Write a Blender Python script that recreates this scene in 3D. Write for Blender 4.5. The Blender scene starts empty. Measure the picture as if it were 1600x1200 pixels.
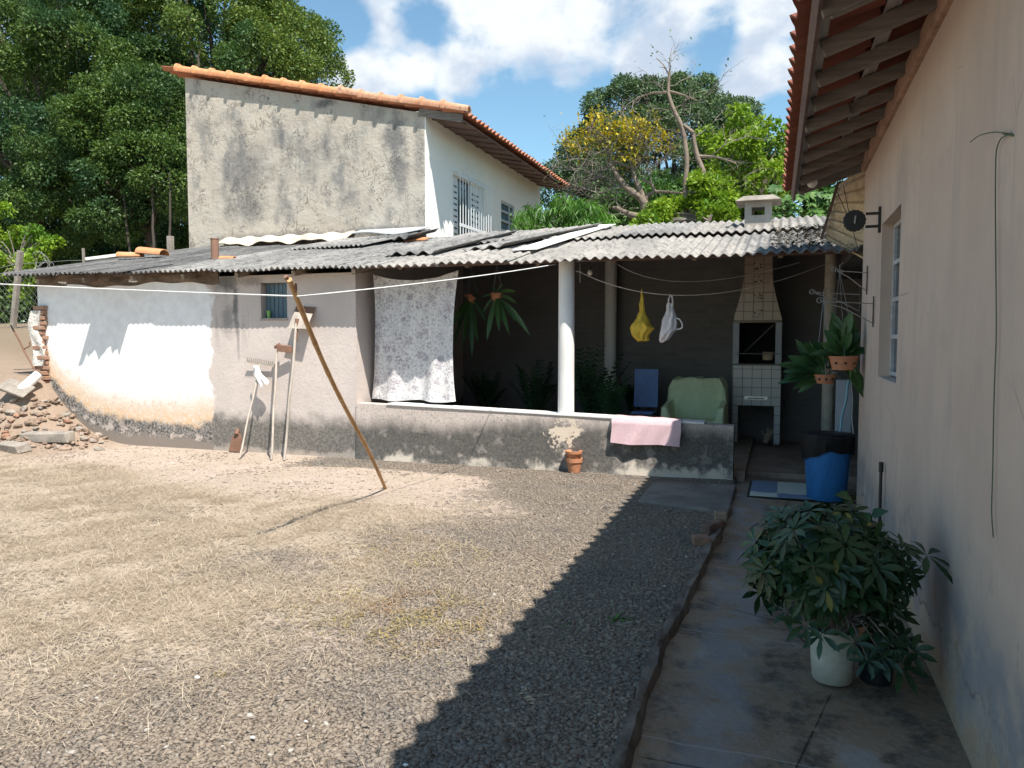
import bpy, math, random
import numpy as np
from mathutils import Vector, Matrix, noise as mnoise

random.seed(7)
RNG = np.random.default_rng(11)
C = bpy.context.scene.collection
R = math.radians
PI = math.pi

# ------------------------------------------------------------------ camera model
F = 1210.0; YAW = R(19.1); PITCH = R(3.5); CAMZ = 1.6
_v = Vector((-math.sin(YAW) * math.cos(PITCH), math.cos(YAW) * math.cos(PITCH), -math.sin(PITCH)))
_r = Vector((math.cos(YAW), math.sin(YAW), 0))
_u = _r.cross(_v)
CAM = Vector((0, 0, CAMZ))
def ray(px, py):
    return (_v + _r * ((px - 800) / F) + _u * ((600 - py) / F))
def at(px, py, X=None, Y=None, Z=None):
    """point of the yard seen in the photograph at px,py, on the plane X=, Y= or Z="""
    d = ray(px, py)
    if X is not None: t = X / d.x
    elif Y is not None: t = Y / d.y
    else: t = (Z - CAMZ) / d.z
    return CAM + d * t

# ------------------------------------------------------------------ objects
WO = {}
def tag(o, label=None, cat=None, group=None, kind=None):
    if label: o['label'] = label
    if cat: o['category'] = cat
    if group: o['group'] = group
    if kind: o['kind'] = kind
    return o
def thing(name, loc, label, cat, group=None):
    o = bpy.data.objects.new(name, None); C.objects.link(o)
    o.location = loc; o.empty_display_size = 0.1
    WO[o.name] = Vector(loc)
    return tag(o, label, cat, group)
def link_mesh(name, me, mat, parent=None, origin=None):
    o = bpy.data.objects.new(name, me); C.objects.link(o)
    n = len(me.vertices)
    co = np.empty(n * 3); me.vertices.foreach_get('co', co); co = co.reshape(-1, 3)
    if parent is not None:
        org = WO[parent.name]; o.parent = parent
    else:
        if origin is None:
            lo = co.min(0); hi = co.max(0)
            origin = ((lo[0] + hi[0]) / 2, (lo[1] + hi[1]) / 2, lo[2])
        org = Vector(origin); o.location = org
    co = co - np.array(org)
    me.vertices.foreach_set('co', co.ravel()); me.update()
    WO[o.name] = Vector(org)
    if mat:
        for m in (mat if isinstance(mat, (list, tuple)) else [mat]): me.materials.append(m)
    return o
def npmesh(name, V, Fc, mat, parent=None, smooth=False, origin=None):
    V = np.asarray(V, dtype=np.float32); Fc = np.asarray(Fc, dtype=np.int32)
    me = bpy.data.meshes.new(name)
    me.vertices.add(len(V)); me.vertices.foreach_set('co', V.ravel())
    k = Fc.shape[1]
    me.loops.add(Fc.size); me.loops.foreach_set('vertex_index', Fc.ravel())
    me.polygons.add(len(Fc))
    me.polygons.foreach_set('loop_start', np.arange(0, Fc.size, k, dtype=np.int32))
    me.polygons.foreach_set('loop_total', np.full(len(Fc), k, dtype=np.int32))
    me.update(calc_edges=True)
    if smooth: me.polygons.foreach_set('use_smooth', np.ones(len(Fc), dtype=bool))
    return link_mesh(name, me, mat, parent, origin)

class MB:
    def __init__(s): s.v = []; s.f = []
    def add(s, vs, fs):
        b = len(s.v); s.v += [tuple(p) for p in vs]; s.f += [tuple(i + b for i in f) for f in fs]; return s
    def hexa(s, p):
        return s.add(p, [(0, 3, 2, 1), (4, 5, 6, 7), (0, 1, 5, 4), (1, 2, 6, 5), (2, 3, 7, 6), (3, 0, 4, 7)])
    def box(s, x0, x1, y0, y1, z0, z1):
        return s.hexa([(x0, y0, z0), (x1, y0, z0), (x1, y1, z0), (x0, y1, z0), (x0, y0, z1), (x1, y0, z1), (x1, y1, z1), (x0, y1, z1)])
    def obox(s, c, size, rot):
        m = rot.to_matrix() if hasattr(rot, 'to_matrix') else rot
        c = Vector(c); a, b, d = [q / 2 for q in size]
        return s.hexa([c + m @ Vector(q) for q in ((-a, -b, -d), (a, -b, -d), (a, b, -d), (-a, b, -d), (-a, -b, d), (a, -b, d), (a, b, d), (-a, b, d))])
    def beam(s, p, q, w, h, up=(0, 0, 1)):
        p = Vector(p); q = Vector(q); d = (q - p).normalized(); sd = d.cross(Vector(up)).normalized(); u = sd.cross(d)
        a = sd * w / 2; b = u * h / 2
        return s.hexa([p - a - b, p + a - b, q + a - b, q - a - b, p - a + b, p + a + b, q + a + b, q - a + b])
    def tube(s, pts, rad, n=8, caps=True):
        pts = [Vector(p) for p in pts]; k = len(pts)
        if not hasattr(rad, '__len__'): rad = [rad] * k
        b = len(s.v); prev = None
        for i, p in enumerate(pts):
            d = (pts[min(i + 1, k - 1)] - pts[max(i - 1, 0)])
            if d.length < 1e-9: d = Vector((0, 0, 1))
            d.normalize()
            if prev is None:
                a = d.orthogonal().normalized()
            else:
                a = prev - d * prev.dot(d)
                a = a.normalized() if a.length > 1e-6 else d.orthogonal().normalized()
            prev = a; c = d.cross(a)
            for j in range(n):
                t = 2 * PI * j / n
                s.v.append(tuple(p + (a * math.cos(t) + c * math.sin(t)) * rad[i]))
        for i in range(k - 1):
            for j in range(n):
                j2 = (j + 1) % n
                s.f.append((b + i * n + j, b + i * n + j2, b + (i + 1) * n + j2, b + (i + 1) * n + j))
        if caps:
            s.f.append(tuple(b + j for j in range(n - 1, -1, -1))); s.f.append(tuple(b + (k - 1) * n + j for j in range(n)))
        return s
    def lathe(s, prof, c, n=24, sx=1, sy=1):
        b = len(s.v); k = len(prof)
        for r, z in prof:
            for j in range(n):
                t = 2 * PI * j / n
                s.v.append((c[0] + r * math.cos(t) * sx, c[1] + r * math.sin(t) * sy, c[2] + z))
        for i in range(k - 1):
            for j in range(n):
                j2 = (j + 1) % n
                s.f.append((b + i * n + j, b + i * n + j2, b + (i + 1) * n + j2, b + (i + 1) * n + j))
        s.f.append(tuple(b + j for j in range(n - 1, -1, -1))); s.f.append(tuple(b + (k - 1) * n + j for j in range(n)))
        return s
    def grid(s, fn, nu, nv):
        b = len(s.v)
        for i in range(nu + 1):
            for j in range(nv + 1): s.v.append(tuple(fn(i / nu, j / nv)))
        for i in range(nu):
            for j in range(nv):
                a = b + i * (nv + 1) + j
                s.f.append((a, a + nv + 1, a + nv + 2, a + 1))
        return s
    def slab(s, fn, nu, nv, nrm):
        """closed sheet: fn(u,v) top, fn - nrm below, with rims"""
        nrm = Vector(nrm); b = len(s.v); m = (nu + 1) * (nv + 1)
        top = [Vector(fn(i / nu, j / nv)) for i in range(nu + 1) for j in range(nv + 1)]
        s.v += [tuple(p) for p in top]; s.v += [tuple(p - nrm) for p in top]
        w = nv + 1
        for i in range(nu):
            for j in range(nv):
                a = b + i * w + j
                s.f.append((a, a + w, a + w + 1, a + 1)); a += m
                s.f.append((a, a + 1, a + w + 1, a + w))
        for i in range(nu):
            for j, fl in ((0, 0), (nv, 1)):
                a = b + i * w + j; q = (a, a + m, a + m + w, a + w)
                s.f.append(q if not fl else q[::-1])
        for j in range(nv):
            for i, fl in ((0, 1), (nu, 0)):
                a = b + i * w + j; q = (a, a + m, a + m + 1, a + 1)
                s.f.append(q if not fl else q[::-1])
        return s
    def prism(s, poly, d):
        d = Vector(d); n = len(poly); b = len(s.v)
        s.v += [tuple(Vector(p)) for p in poly] + [tuple(Vector(p) + d) for p in poly]
        s.f.append(tuple(b + i for i in range(n))); s.f.append(tuple(b + n + i for i in range(n - 1, -1, -1)))
        for i in range(n):
            j = (i + 1) % n; s.f.append((b + i, b + n + i, b + n + j, b + j))
        return s
    def ball(s, c, r, n=12, m=8, sc=(1, 1, 1)):
        prof = [(max(1e-4, math.sin(PI * i / m)) * r, -math.cos(PI * i / m) * r * sc[2]) for i in range(m + 1)]
        return s.lathe(prof, c, n, sc[0], sc[1])
    def build(s, name, mat, parent=None, smooth=False, bevel=0, origin=None, fixn=True):
        me = bpy.data.meshes.new(name); me.from_pydata(s.v, [], s.f)
        if fixn:
            import bmesh
            bm = bmesh.new(); bm.from_mesh(me); bmesh.ops.recalc_face_normals(bm, faces=bm.faces); bm.to_mesh(me); bm.free()
        if smooth: me.polygons.foreach_set('use_smooth', np.ones(len(me.polygons), dtype=bool))
        o = link_mesh(name, me, mat, parent, origin)
        if bevel:
            md = o.modifiers.new('bevel', 'BEVEL'); md.width = bevel; md.segments = 2; md.limit_method = 'ANGLE'
        if smooth:
            try:
                me.set_sharp_from_angle(angle=R(45))
            except Exception: pass
        return o
def copy_tree(o, parent=None):
    c = o.copy(); C.objects.link(c); WO[c.name] = WO[o.name].copy()
    if parent is not None: c.parent = parent
    for ch in list(o.children): copy_tree(ch, c)
    return c

# ------------------------------------------------------------------ material builder
class NB:
    def __init__(s, name):
        s.m = bpy.data.materials.new(name); s.m.use_nodes = True; s.t = s.m.node_tree
        s.bsdf = s.t.nodes['Principled BSDF']; s.out = s.t.nodes['Material Output']
        s._p = None
    def n(s, typ, **kw):
        nd = s.t.nodes.new(typ)
        for k, v in kw.items(): setattr(nd, k, v)
        return nd
    def set(s, inp, v):
        if hasattr(v, 'is_output') or isinstance(v, bpy.types.NodeSocket): s.t.links.new(v, inp)
        else:
            if inp.type == 'RGBA' and len(v) == 3: v = (*v, 1)
            inp.default_value = v
    def pos(s):
        if s._p is None:
            g = s.n('ShaderNodeNewGeometry'); s._p = g.outputs['Position']
            x = s.n('ShaderNodeSeparateXYZ'); s.t.links.new(s._p, x.inputs[0]); s.x, s.y, s.z = x.outputs
            s.island = g.outputs['Random Per Island']
        return s._p
    def vec(s, sc=(1, 1, 1), off=(0, 0, 0), rot=(0, 0, 0), src=None):
        mp = s.n('ShaderNodeMapping'); s.t.links.new(src or s.pos(), mp.inputs[0])
        mp.inputs['Scale'].default_value = sc; mp.inputs['Location'].default_value = off; mp.inputs['Rotation'].default_value = rot
        return mp.outputs[0]
    def noise(s, scale, detail=4, rough=.55, vec=None, dist=0):
        nd = s.n('ShaderNodeTexNoise'); s.t.links.new(vec or s.pos(), nd.inputs['Vector'])
        nd.inputs['Scale'].default_value = scale; nd.inputs['Detail'].default_value = detail
        nd.inputs['Roughness'].default_value = rough; nd.inputs['Distortion'].default_value = dist
        return nd.outputs[0]
    def voro(s, scale, vec=None, feature='F1', out='Distance', rnd=1):
        nd = s.n('ShaderNodeTexVoronoi', feature=feature); s.t.links.new(vec or s.pos(), nd.inputs['Vector'])
        nd.inputs['Scale'].default_value = scale; nd.inputs['Randomness'].default_value = rnd
        return nd.outputs[out]
    def math(s, op, a, b=0.0, c=None, clamp=False):
        nd = s.n('ShaderNodeMath', operation=op, use_clamp=clamp); s.set(nd.inputs[0], a); s.set(nd.inputs[1], b)
        if c is not None: s.set(nd.inputs[2], c)
        return nd.outputs[0]
    def rng(s, v, a, b, c=0., d=1., smooth=True):
        nd = s.n('ShaderNodeMapRange', interpolation_type='SMOOTHSTEP' if smooth else 'LINEAR'); s.set(nd.inputs[0], v)
        for i, q in zip((1, 2, 3, 4), (a, b, c, d)): s.set(nd.inputs[i], q)
        return nd.outputs[0]
    def mix(s, f, a, b, mode='MIX'):
        nd = s.n('ShaderNodeMix', data_type='RGBA', blend_type=mode); s.set(nd.inputs[0], f); s.set(nd.inputs[6], a); s.set(nd.inputs[7], b)
        return nd.outputs[2]
    def bump(s, h, strength=.5, dist=.02, nrm=None):
        nd = s.n('ShaderNodeBump'); s.set(nd.inputs['Height'], h); nd.inputs['Strength'].default_value = strength; nd.inputs['Distance'].default_value = dist
        if nrm is not None: s.t.links.new(nrm, nd.inputs['Normal'])
        return nd.outputs[0]
    def attr(s, name):
        return s.n('ShaderNodeAttribute', attribute_name=name).outputs['Fac']
    def done(s, col, rough=.8, nrm=None, spec=.3, metal=0, trans=0):
        s.set(s.bsdf.inputs['Base Color'], col); s.set(s.bsdf.inputs['Roughness'], rough)
        s.bsdf.inputs['Specular IOR Level'].default_value = spec; s.bsdf.inputs['Metallic'].default_value = metal
        if nrm is not None: s.t.links.new(nrm, s.bsdf.inputs['Normal'])
        if trans:
            t = s.n('ShaderNodeBsdfTranslucent'); s.set(t.inputs[0], col)
            mx = s.n('ShaderNodeMixShader'); mx.inputs[0].default_value = trans
            s.t.links.new(s.bsdf.outputs[0], mx.inputs[1]); s.t.links.new(t.outputs[0], mx.inputs[2])
            s.t.links.new(mx.outputs[0], s.out.inputs[0])
        return s.m

def simple(name, col, rough=.7, var=.25, scale=6, bump=.3, spec=.3, metal=0, stretch=(1, 1, 1), bdist=.004):
    b = NB(name); v = b.vec(stretch)
    f = b.noise(scale, 5, .6, v); f2 = b.noise(scale * 6, 3, .6, v)
    k = b.math('ADD', b.math('MULTIPLY', f, .7), b.math('MULTIPLY', f2, .3))
    c = b.mix(b.rng(k, .3, .7), [q * (1 - var) for q in col], [min(1, q * (1 + var)) for q in col])
    return b.done(c, rough, b.bump(f2, bump, bdist) if bump else None, spec, metal)
def leafmat(name, c1, c2, rough=.5, trans=.25, c3=None, lf=.5, spec=.4):
    b = NB(name); b.pos()
    c = b.mix(b.island, c1, c2)
    nz = b.rng(b.noise(lf, 3), .45, .65)
    c = b.mix(nz, c, c3 or [q * .75 for q in c2])
    return b.done(c, rough, None, spec, trans=trans)

# ------------------------------------------------------------------ leaves
def unit(a): return a / np.maximum(1e-9, np.linalg.norm(a, axis=-1, keepdims=True))
def leaves(base, d, L, W, droop=None, k=1, up=None, belly=.5, cup=.15):
    """blades from base along d; k=1 gives a diamond of two folded halves, k>1 a curved blade"""
    n = len(base); d = unit(d)
    if up is None: up = np.tile([0., 0., 1.], (n, 1))
    s = np.cross(d, up); bad = np.linalg.norm(s, axis=1) < .05
    s[bad] = np.cross(d[bad], [1., 0., 0.]); s = unit(s); nn = np.cross(s, d)
    L = np.broadcast_to(L, (n,))[:, None]; W = np.broadcast_to(W, (n,))[:, None]
    dr = np.zeros((n, 1)) if droop is None else np.broadcast_to(droop, (n,))[:, None]
    if k == 1:
        m = base + d * L * belly - nn * W * cup
        tip = base + d * L - np.array([0, 0, 1.]) * L * dr
        V = np.stack([base, m + s * W / 2 + nn * W * cup * 2, tip, m - s * W / 2 + nn * W * cup * 2], 1).reshape(-1, 3)
        o = np.arange(n)[:, None] * 4
        Fc = o + np.array([[0, 1, 2, 3]])
        return V, Fc
    rows = []
    for i in range(k + 1):
        t = i / k
        w = math.sin(PI * min(1, max(0.03, t ** (math.log(.5) / math.log(belly)) if t > 0 else .03))) if i < k else .04
        p = base + d * L * t - np.array([0, 0, 1.]) * L * dr * t * t
        rows += [p + s * W / 2 * w + nn * W * cup * w, p, p - s * W / 2 * w + nn * W * cup * w]
    V = np.stack(rows, 1).reshape(-1, 3); q = 3 * (k + 1)
    fs = []
    for i in range(k):
        a = 3 * i; fs += [[a, a + 1, a + 4, a + 3], [a + 1, a + 2, a + 5, a + 4]]
    Fc = (np.arange(n)[:, None, None] * q + np.array(fs)[None]).reshape(-1, 4)
    return V, Fc
def merge(lst):
    Vs = []; Fs = []; o = 0
    for V, Fc in lst: Vs.append(V); Fs.append(Fc + o); o += len(V)
    return np.concatenate(Vs), np.concatenate(Fs)
def sphere_pts(n, rng=RNG): return unit(rng.normal(size=(n, 3)))
# ================================================================== materials
def cracks(b, scale, w=.03, vec=None):
    d = b.voro(scale, vec, 'DISTANCE_TO_EDGE', 'Distance')
    return b.rng(d, 0, w, 1, 0)

def mat_shed_wall():
    """left: thick white paint, ochre bleeding and black mould over the foot; right: unpainted pinkish plaster"""
    b = NB('shed_plaster'); b.pos()
    n1 = b.noise(1.6, 6, .6); n2 = b.noise(7, 6, .65); n3 = b.noise(30, 4, .6)
    # ground line rises towards the far left corner
    gx = b.math('POWER', b.rng(b.x, -8.9, -10.75, 0, 1, False), 2.6)
    zr = b.math('SUBTRACT', b.z, b.math('MULTIPLY', gx, .75))
    zr = b.math('ADD', zr, b.math('MULTIPLY', b.math('SUBTRACT', n1, .5), .30))
    zr = b.math('ADD', zr, b.math('MULTIPLY', b.math('SUBTRACT', n2, .5), .22))
    white = b.mix(b.rng(n2, .3, .7), (.82, .81, .80), (.72, .70, .69))
    ochre = b.mix(n2, (.56, .35, .185), (.68, .49, .32))
    c = b.mix(b.math('MULTIPLY', b.rng(zr, .88, .40), b.rng(n2, .25, .6, .65, 1.)), white, ochre)
    pk_ = b.math('MULTIPLY', b.rng(b.noise(11, 6, .7), .56, .575), b.rng(zr, 1.0, .5))
    c = b.mix(pk_, c, (.60, .49, .40))
    chip = b.math('MULTIPLY', b.rng(n3, .56, .62), b.rng(zr, .75, .45))
    c = b.mix(chip, c, (.68, .62, .55))
    mould = b.mix(b.rng(n3, .35, .65), (.06, .058, .055), (.30, .27, .25))
    c = b.mix(b.rng(zr, .42, .30), c, mould)
    c = b.mix(b.math('MULTIPLY', b.rng(n2, .52, .6), b.rng(zr, .40, .2)), c, (.50, .42, .37))
    c = b.mix(b.rng(zr, .20, .08), c, (.24, .20, .17))
    # plaster half
    xe = b.math('ADD', b.x, b.math('MULTIPLY', b.math('SUBTRACT', b.noise(1.3, 5, .6, b.vec((1, 1, .8))), .5), .9))
    pk = b.rng(xe, -7.62, -7.56)
    pl = b.mix(b.rng(n1, .3, .7), (.50, .435, .40), (.60, .52, .475))
    pl = b.mix(b.rng(n3, .4, .7), pl, (.53, .46, .42))
    streak = b.noise(2.2, 5, .6, b.vec((2.2, 1, .18)))
    st = b.math('MULTIPLY', b.rng(streak, .50, .62), b.rng(b.z, 1.2, 2.4))
    st = b.math('MULTIPLY', st, b.rng(b.x, -6.6, -7.1))
    pl = b.mix(b.math('MULTIPLY', st, .8), pl, (.12, .115, .115))
    def blot(px, py, sx, sz, a, cc):
        p = at(px, py, Y=8.96); ln = b.n('ShaderNodeVectorMath', operation='LENGTH')
        b.t.links.new(b.vec((1 / sx, 0, 1 / sz), (-p.x / sx, 0, -p.z / sz)), ln.inputs[0])
        q = b.math('ADD', ln.outputs['Value'], b.math('MULTIPLY', b.math('SUBTRACT', n2, .5), 1.3)); q = b.math('ADD', q, b.math('MULTIPLY', b.math('SUBTRACT', n3, .5), .7))
        return b.mix(b.math('MULTIPLY', b.rng(q, 1.1, .15), a), cc, (.10, .098, .10))
    for q_ in ((352, 440, .30, .22, .85), (368, 480, .06, .45, .8), (372, 530, .04, .35, .55), (392, 440, .25, .10, .5), (356, 500, .16, .3, .5)): pl = blot(*q_, pl)
    zf = b.math('ADD', b.z, b.math('MULTIPLY', b.math('SUBTRACT', n1, .5), .35))
    zf = b.math('ADD', zf, b.math('MULTIPLY', b.math('SUBTRACT', n2, .5), .28))
    pl = b.mix(b.rng(zf, .62, .38), pl, b.mix(b.rng(n3, .35, .7), (.13, .12, .11), (.24, .215, .19)))
    pl = b.mix(b.math('MULTIPLY', b.rng(zf, .12, .03), .8), pl, (.42, .36, .31))
    c = b.mix(pk, c, pl)
    h = b.math('ADD', b.math('MULTIPLY', n2, .7), b.math('MULTIPLY', n3, .4))
    return b.done(c, .9, b.bump(h, .5, .018), .15)
def mat_parapet():
    b = NB('mouldy_plaster'); b.pos()
    n1 = b.noise(1.3, 6, .6); n2 = b.noise(6, 6, .65); n3 = b.noise(34, 4, .7); n4 = b.noise(5, 6, .7, b.vec((1.6, 1, .5)))
    zz = b.math('ADD', b.z, b.math('MULTIPLY', b.math('SUBTRACT', n1, .5), .30))
    zz = b.math('ADD', zz, b.math('MULTIPLY', b.math('SUBTRACT', n4, .5), .22))
    top = b.mix(n2, (.50, .43, .385), (.58, .49, .44))
    top = b.mix(b.rng(n3, .50, .66), top, (.30, .27, .25))
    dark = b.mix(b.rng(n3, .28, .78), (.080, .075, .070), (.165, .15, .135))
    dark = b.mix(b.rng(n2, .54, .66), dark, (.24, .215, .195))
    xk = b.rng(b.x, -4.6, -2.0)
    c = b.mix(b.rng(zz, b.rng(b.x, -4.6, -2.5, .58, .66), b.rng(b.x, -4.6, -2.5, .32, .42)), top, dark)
    chip = b.math('MULTIPLY', b.rng(n1, .60, .66), b.rng(n2, .45, .55))
    chip = b.math('MULTIPLY', chip, b.rng(b.x, -2.9, -2.6))
    c = b.mix(chip, c, (.58, .47, .36))
    foot = b.math('MULTIPLY', b.rng(b.math('ADD', zz, b.math('MULTIPLY', b.math('SUBTRACT', n2, .5), .35)), .12, .03), b.rng(b.noise(1.7, 4, .6, b.vec(off=(2, 5, 0))), .44, .54))
    c = b.mix(foot, c, b.mix(n3, (.46, .41, .35), (.58, .50, .42)))
    # bare patch beside the column
    pt = b.n('ShaderNodeVectorMath', operation='DISTANCE'); b.t.links.new(b.pos(), pt.inputs[0]); pt.inputs[1].default_value = (-2.42, 8.96, .45)
    pd = b.math('ADD', pt.outputs['Value'], b.math('MULTIPLY', b.math('SUBTRACT', b.noise(9, 6, .7), .5), .9))
    c = b.mix(b.rng(pd, .15, .12), c, (.60, .50, .40))
    h = b.math('ADD', n2, b.math('MULTIPLY', n3, .4))
    return b.done(c, .92, b.bump(h, .5, .015), .12)
def mat_gable():
    b = NB('trowelled_plaster'); b.pos()
    n1 = b.noise(.7, 6, .62); n2 = b.noise(3.5, 6, .65); n3 = b.noise(18, 5, .65)
    c = b.mix(b.rng(n1, .35, .68), (.42, .37, .31), (.51, .45, .375))
    c = b.mix(b.rng(n2, .42, .66), c, (.46, .42, .36))
    st = b.noise(1.1, 6, .65, b.vec((1.5, 1, .75), (3.1, 0, 1.2)))
    c = b.mix(b.math('MULTIPLY', b.rng(st, .50, .70), .85), c, (.19, .185, .18))
    def blotch(px, py, sx, sz, a, col=(.13, .13, .135)):
        p = at(px, py, Y=13.2)
        mp = b.vec((1 / sx, 0, 1 / sz), (-p.x / sx, 0, -p.z / sz))
        ln = b.n('ShaderNodeVectorMath', operation='LENGTH'); b.t.links.new(mp, ln.inputs[0])
        q = b.math('ADD', ln.outputs['Value'], b.math('MULTIPLY', b.math('SUBTRACT', n2, .5), 1.6))
        q = b.math('ADD', q, b.math('MULTIPLY', b.math('SUBTRACT', n3, .5), 1.0))
        return b.math('MULTIPLY', b.rng(q, 1.1, .2), a)
    for px, py, sx, sz, a in ((616, 215, .32, .55, .8), (622, 262, .28, .5, .75), (440, 212, .1, .35, .75), (385, 265, .75, .6, .55), (385, 325, .6, .45, .6), (500, 240, .5, .4, .3), (590, 362, 1.0, .16, .75), (420, 372, 2.0, .16, .6), (655, 240, .16, .7, .5), (505, 162, .3, .1, .8)):
        c = b.mix(blotch(px, py, sx, sz, a), c, (.13, .13, .135))
    # trowel gashes
    g = b.noise(4.2, 3, .6, b.vec((1, 1, .8), (0, 0, 0), (0, .6, 0)), 2.2)
    gash = b.math('MULTIPLY', b.rng(b.math('ABSOLUTE', b.math('SUBTRACT', g, .5)), .0, .016, 1, 0), b.rng(b.noise(1.5, 3), .54, .60))
    g2 = b.noise(7.5, 2, .5, b.vec((1, 1, 1), (4, 0, 2), (0, -.5, 0)), 1.8)
    gash2 = b.math('MULTIPLY', b.rng(b.math('ABSOLUTE', b.math('SUBTRACT', g2, .5)), .0, .012, 1, 0), b.rng(b.noise(2.6, 3, .5, b.vec(off=(3, 3, 3))), .55, .61))
    gs = b.math('MAXIMUM', gash, gash2)
    c = b.mix(b.math('MULTIPLY', gs, .75), c, (.20, .185, .17))
    h = b.math('SUBTRACT', b.math('ADD', n2, b.math('MULTIPLY', n3, .5)), b.math('MULTIPLY', gs, 1.6))
    return b.done(c, .92, b.bump(h, .8, .03), .12)
def mat_house_wall():
    b = NB('pink_render'); b.pos()
    n1 = b.noise(.8, 5, .6); n2 = b.noise(4, 6, .6); n3 = b.noise(40, 3, .6); sv = b.noise(1.4, 5, .6, b.vec((1, 3, .35)))
    c = b.mix(b.rng(n1, .35, .65), (.53, .415, .345), (.60, .475, .395))
    c = b.mix(b.math('MULTIPLY', b.rng(n2, .52, .66), .35), c, (.46, .37, .32))
    hc = b.math('MULTIPLY', cracks(b, .9, .0025, b.vec((1, 1.4, .8), (2, 1, 0))), b.rng(n1, .50, .58))
    c = b.mix(b.math('MULTIPLY', hc, .6), c, (.2, .16, .14))
    c = b.mix(b.math('MULTIPLY', b.rng(sv, .5, .68), .5), c, (.44, .37, .33))
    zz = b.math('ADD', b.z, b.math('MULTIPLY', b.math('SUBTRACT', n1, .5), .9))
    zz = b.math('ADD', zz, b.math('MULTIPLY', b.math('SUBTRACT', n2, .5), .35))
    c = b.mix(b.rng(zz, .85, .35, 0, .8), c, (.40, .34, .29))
    blue = b.math('MULTIPLY', b.rng(zz, .62, .42), b.rng(zz, .0, .25))
    c = b.mix(b.math('MULTIPLY', b.math('MULTIPLY', blue, b.rng(n2, .36, .58)), .8), c, (.25, .25, .27))
    c = b.mix(b.rng(zz, .16, .02), c, (.42, .31, .22))
    spl = b.math('MULTIPLY', b.rng(b.noise(55, 4, .7), .56, .62), b.rng(b.z, .75, .05))
    c = b.mix(b.math('MULTIPLY', spl, .6), c, (.24, .19, .155))
    fl = b.math('MULTIPLY', b.rng(b.noise(5.5, 7, .7, b.vec((1, 1.3, .8), (3, 3, 3))), .585, .595), b.rng(b.z, .95, .30))
    c = b.mix(fl, c, (.345, .27, .215))
    peel = b.rng(b.math('ABSOLUTE', b.math('SUBTRACT', zz, b.math('ADD', .17, b.math('MULTIPLY', n2, .12)))), .0, .018, 1, 0)
    c = b.mix(b.math('MULTIPLY', peel, b.rng(n1, .4, .55)), c, (.16, .12, .09))
    wp = b.n('ShaderNodeVectorMath', operation='DISTANCE'); b.t.links.new(b.vec((1, 1, 1)), wp.inputs[0]); wp.inputs[1].default_value = (.68, 5.6, 2.55)
    c = b.mix(b.math('MULTIPLY', b.rng(b.math('ADD', wp.outputs['Value'], b.math('MULTIPLY', sv, .6)), .75, .4), .35), c, (.27, .24, .23))
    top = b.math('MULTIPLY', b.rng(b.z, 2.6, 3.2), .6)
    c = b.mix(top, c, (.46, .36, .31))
    h = b.math('ADD', n2, b.math('MULTIPLY', n3, .25))
    return b.done(c, .85, b.bump(b.math('SUBTRACT', b.math('SUBTRACT', h, b.math('MULTIPLY', hc, .8)), b.math('MULTIPLY', fl, .5)), .5, .016), .2)
def mat_path():
    b = NB('worn_concrete'); b.pos()
    n1 = b.noise(.9, 6, .62); n2 = b.noise(4.5, 6, .65); n3 = b.noise(30, 5, .65)
    c = b.mix(b.rng(n1, .35, .65), (.225, .152, .097), (.345, .25, .168))
    c = b.mix(b.math('MULTIPLY', b.rng(n2, .45, .60), .85), c, (.10, .08, .064))
    c = b.mix(b.math('MULTIPLY', b.rng(b.noise(2.1, 6, .7, b.vec(off=(7, 3, 1))), .50, .62), .6), c, (.31, .24, .185))
    c = b.mix(b.math('MULTIPLY', b.rng(n2, .55, .48), b.rng(n1, .55, .65)), c, (.34, .31, .28))
    c = b.mix(b.math('MULTIPLY', b.rng(n3, .45, .7), .5), c, (.30, .265, .225))
    strip = b.math('MULTIPLY', b.rng(b.math('ADD', b.x, b.math('MULTIPLY', n1, .3)), -.3, -.14), b.rng(b.math('ADD', b.x, b.math('MULTIPLY', n1, .3)), .12, -.02))
    c = b.mix(b.math('MULTIPLY', b.math('MULTIPLY', strip, b.rng(n2, .35, .6)), .7), c, (.30, .28, .27))
    cr = b.math('MULTIPLY', b.math('MULTIPLY', cracks(b, .55, .004, b.vec((1, 1, 1), (1.3, .2, 0))), b.rng(n2, .44, .54)), .7)
    c = b.mix(cr, c, (.05, .045, .04))
    # cast joints across the path
    jy = b.math('ABSOLUTE', b.math('SUBTRACT', b.math('FRACT', b.math('DIVIDE', b.math('ADD', b.y, b.math('MULTIPLY', n2, .08)), 1.25)), .5))
    c = b.mix(b.rng(jy, .0, .006, .8, 0), c, (.36, .33, .30))
    h = b.math('SUBTRACT', b.math('ADD', n2, b.math('MULTIPLY', n3, .5)), cr)
    return b.done(c, .95, b.bump(h, .8, .015), .08)
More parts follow.
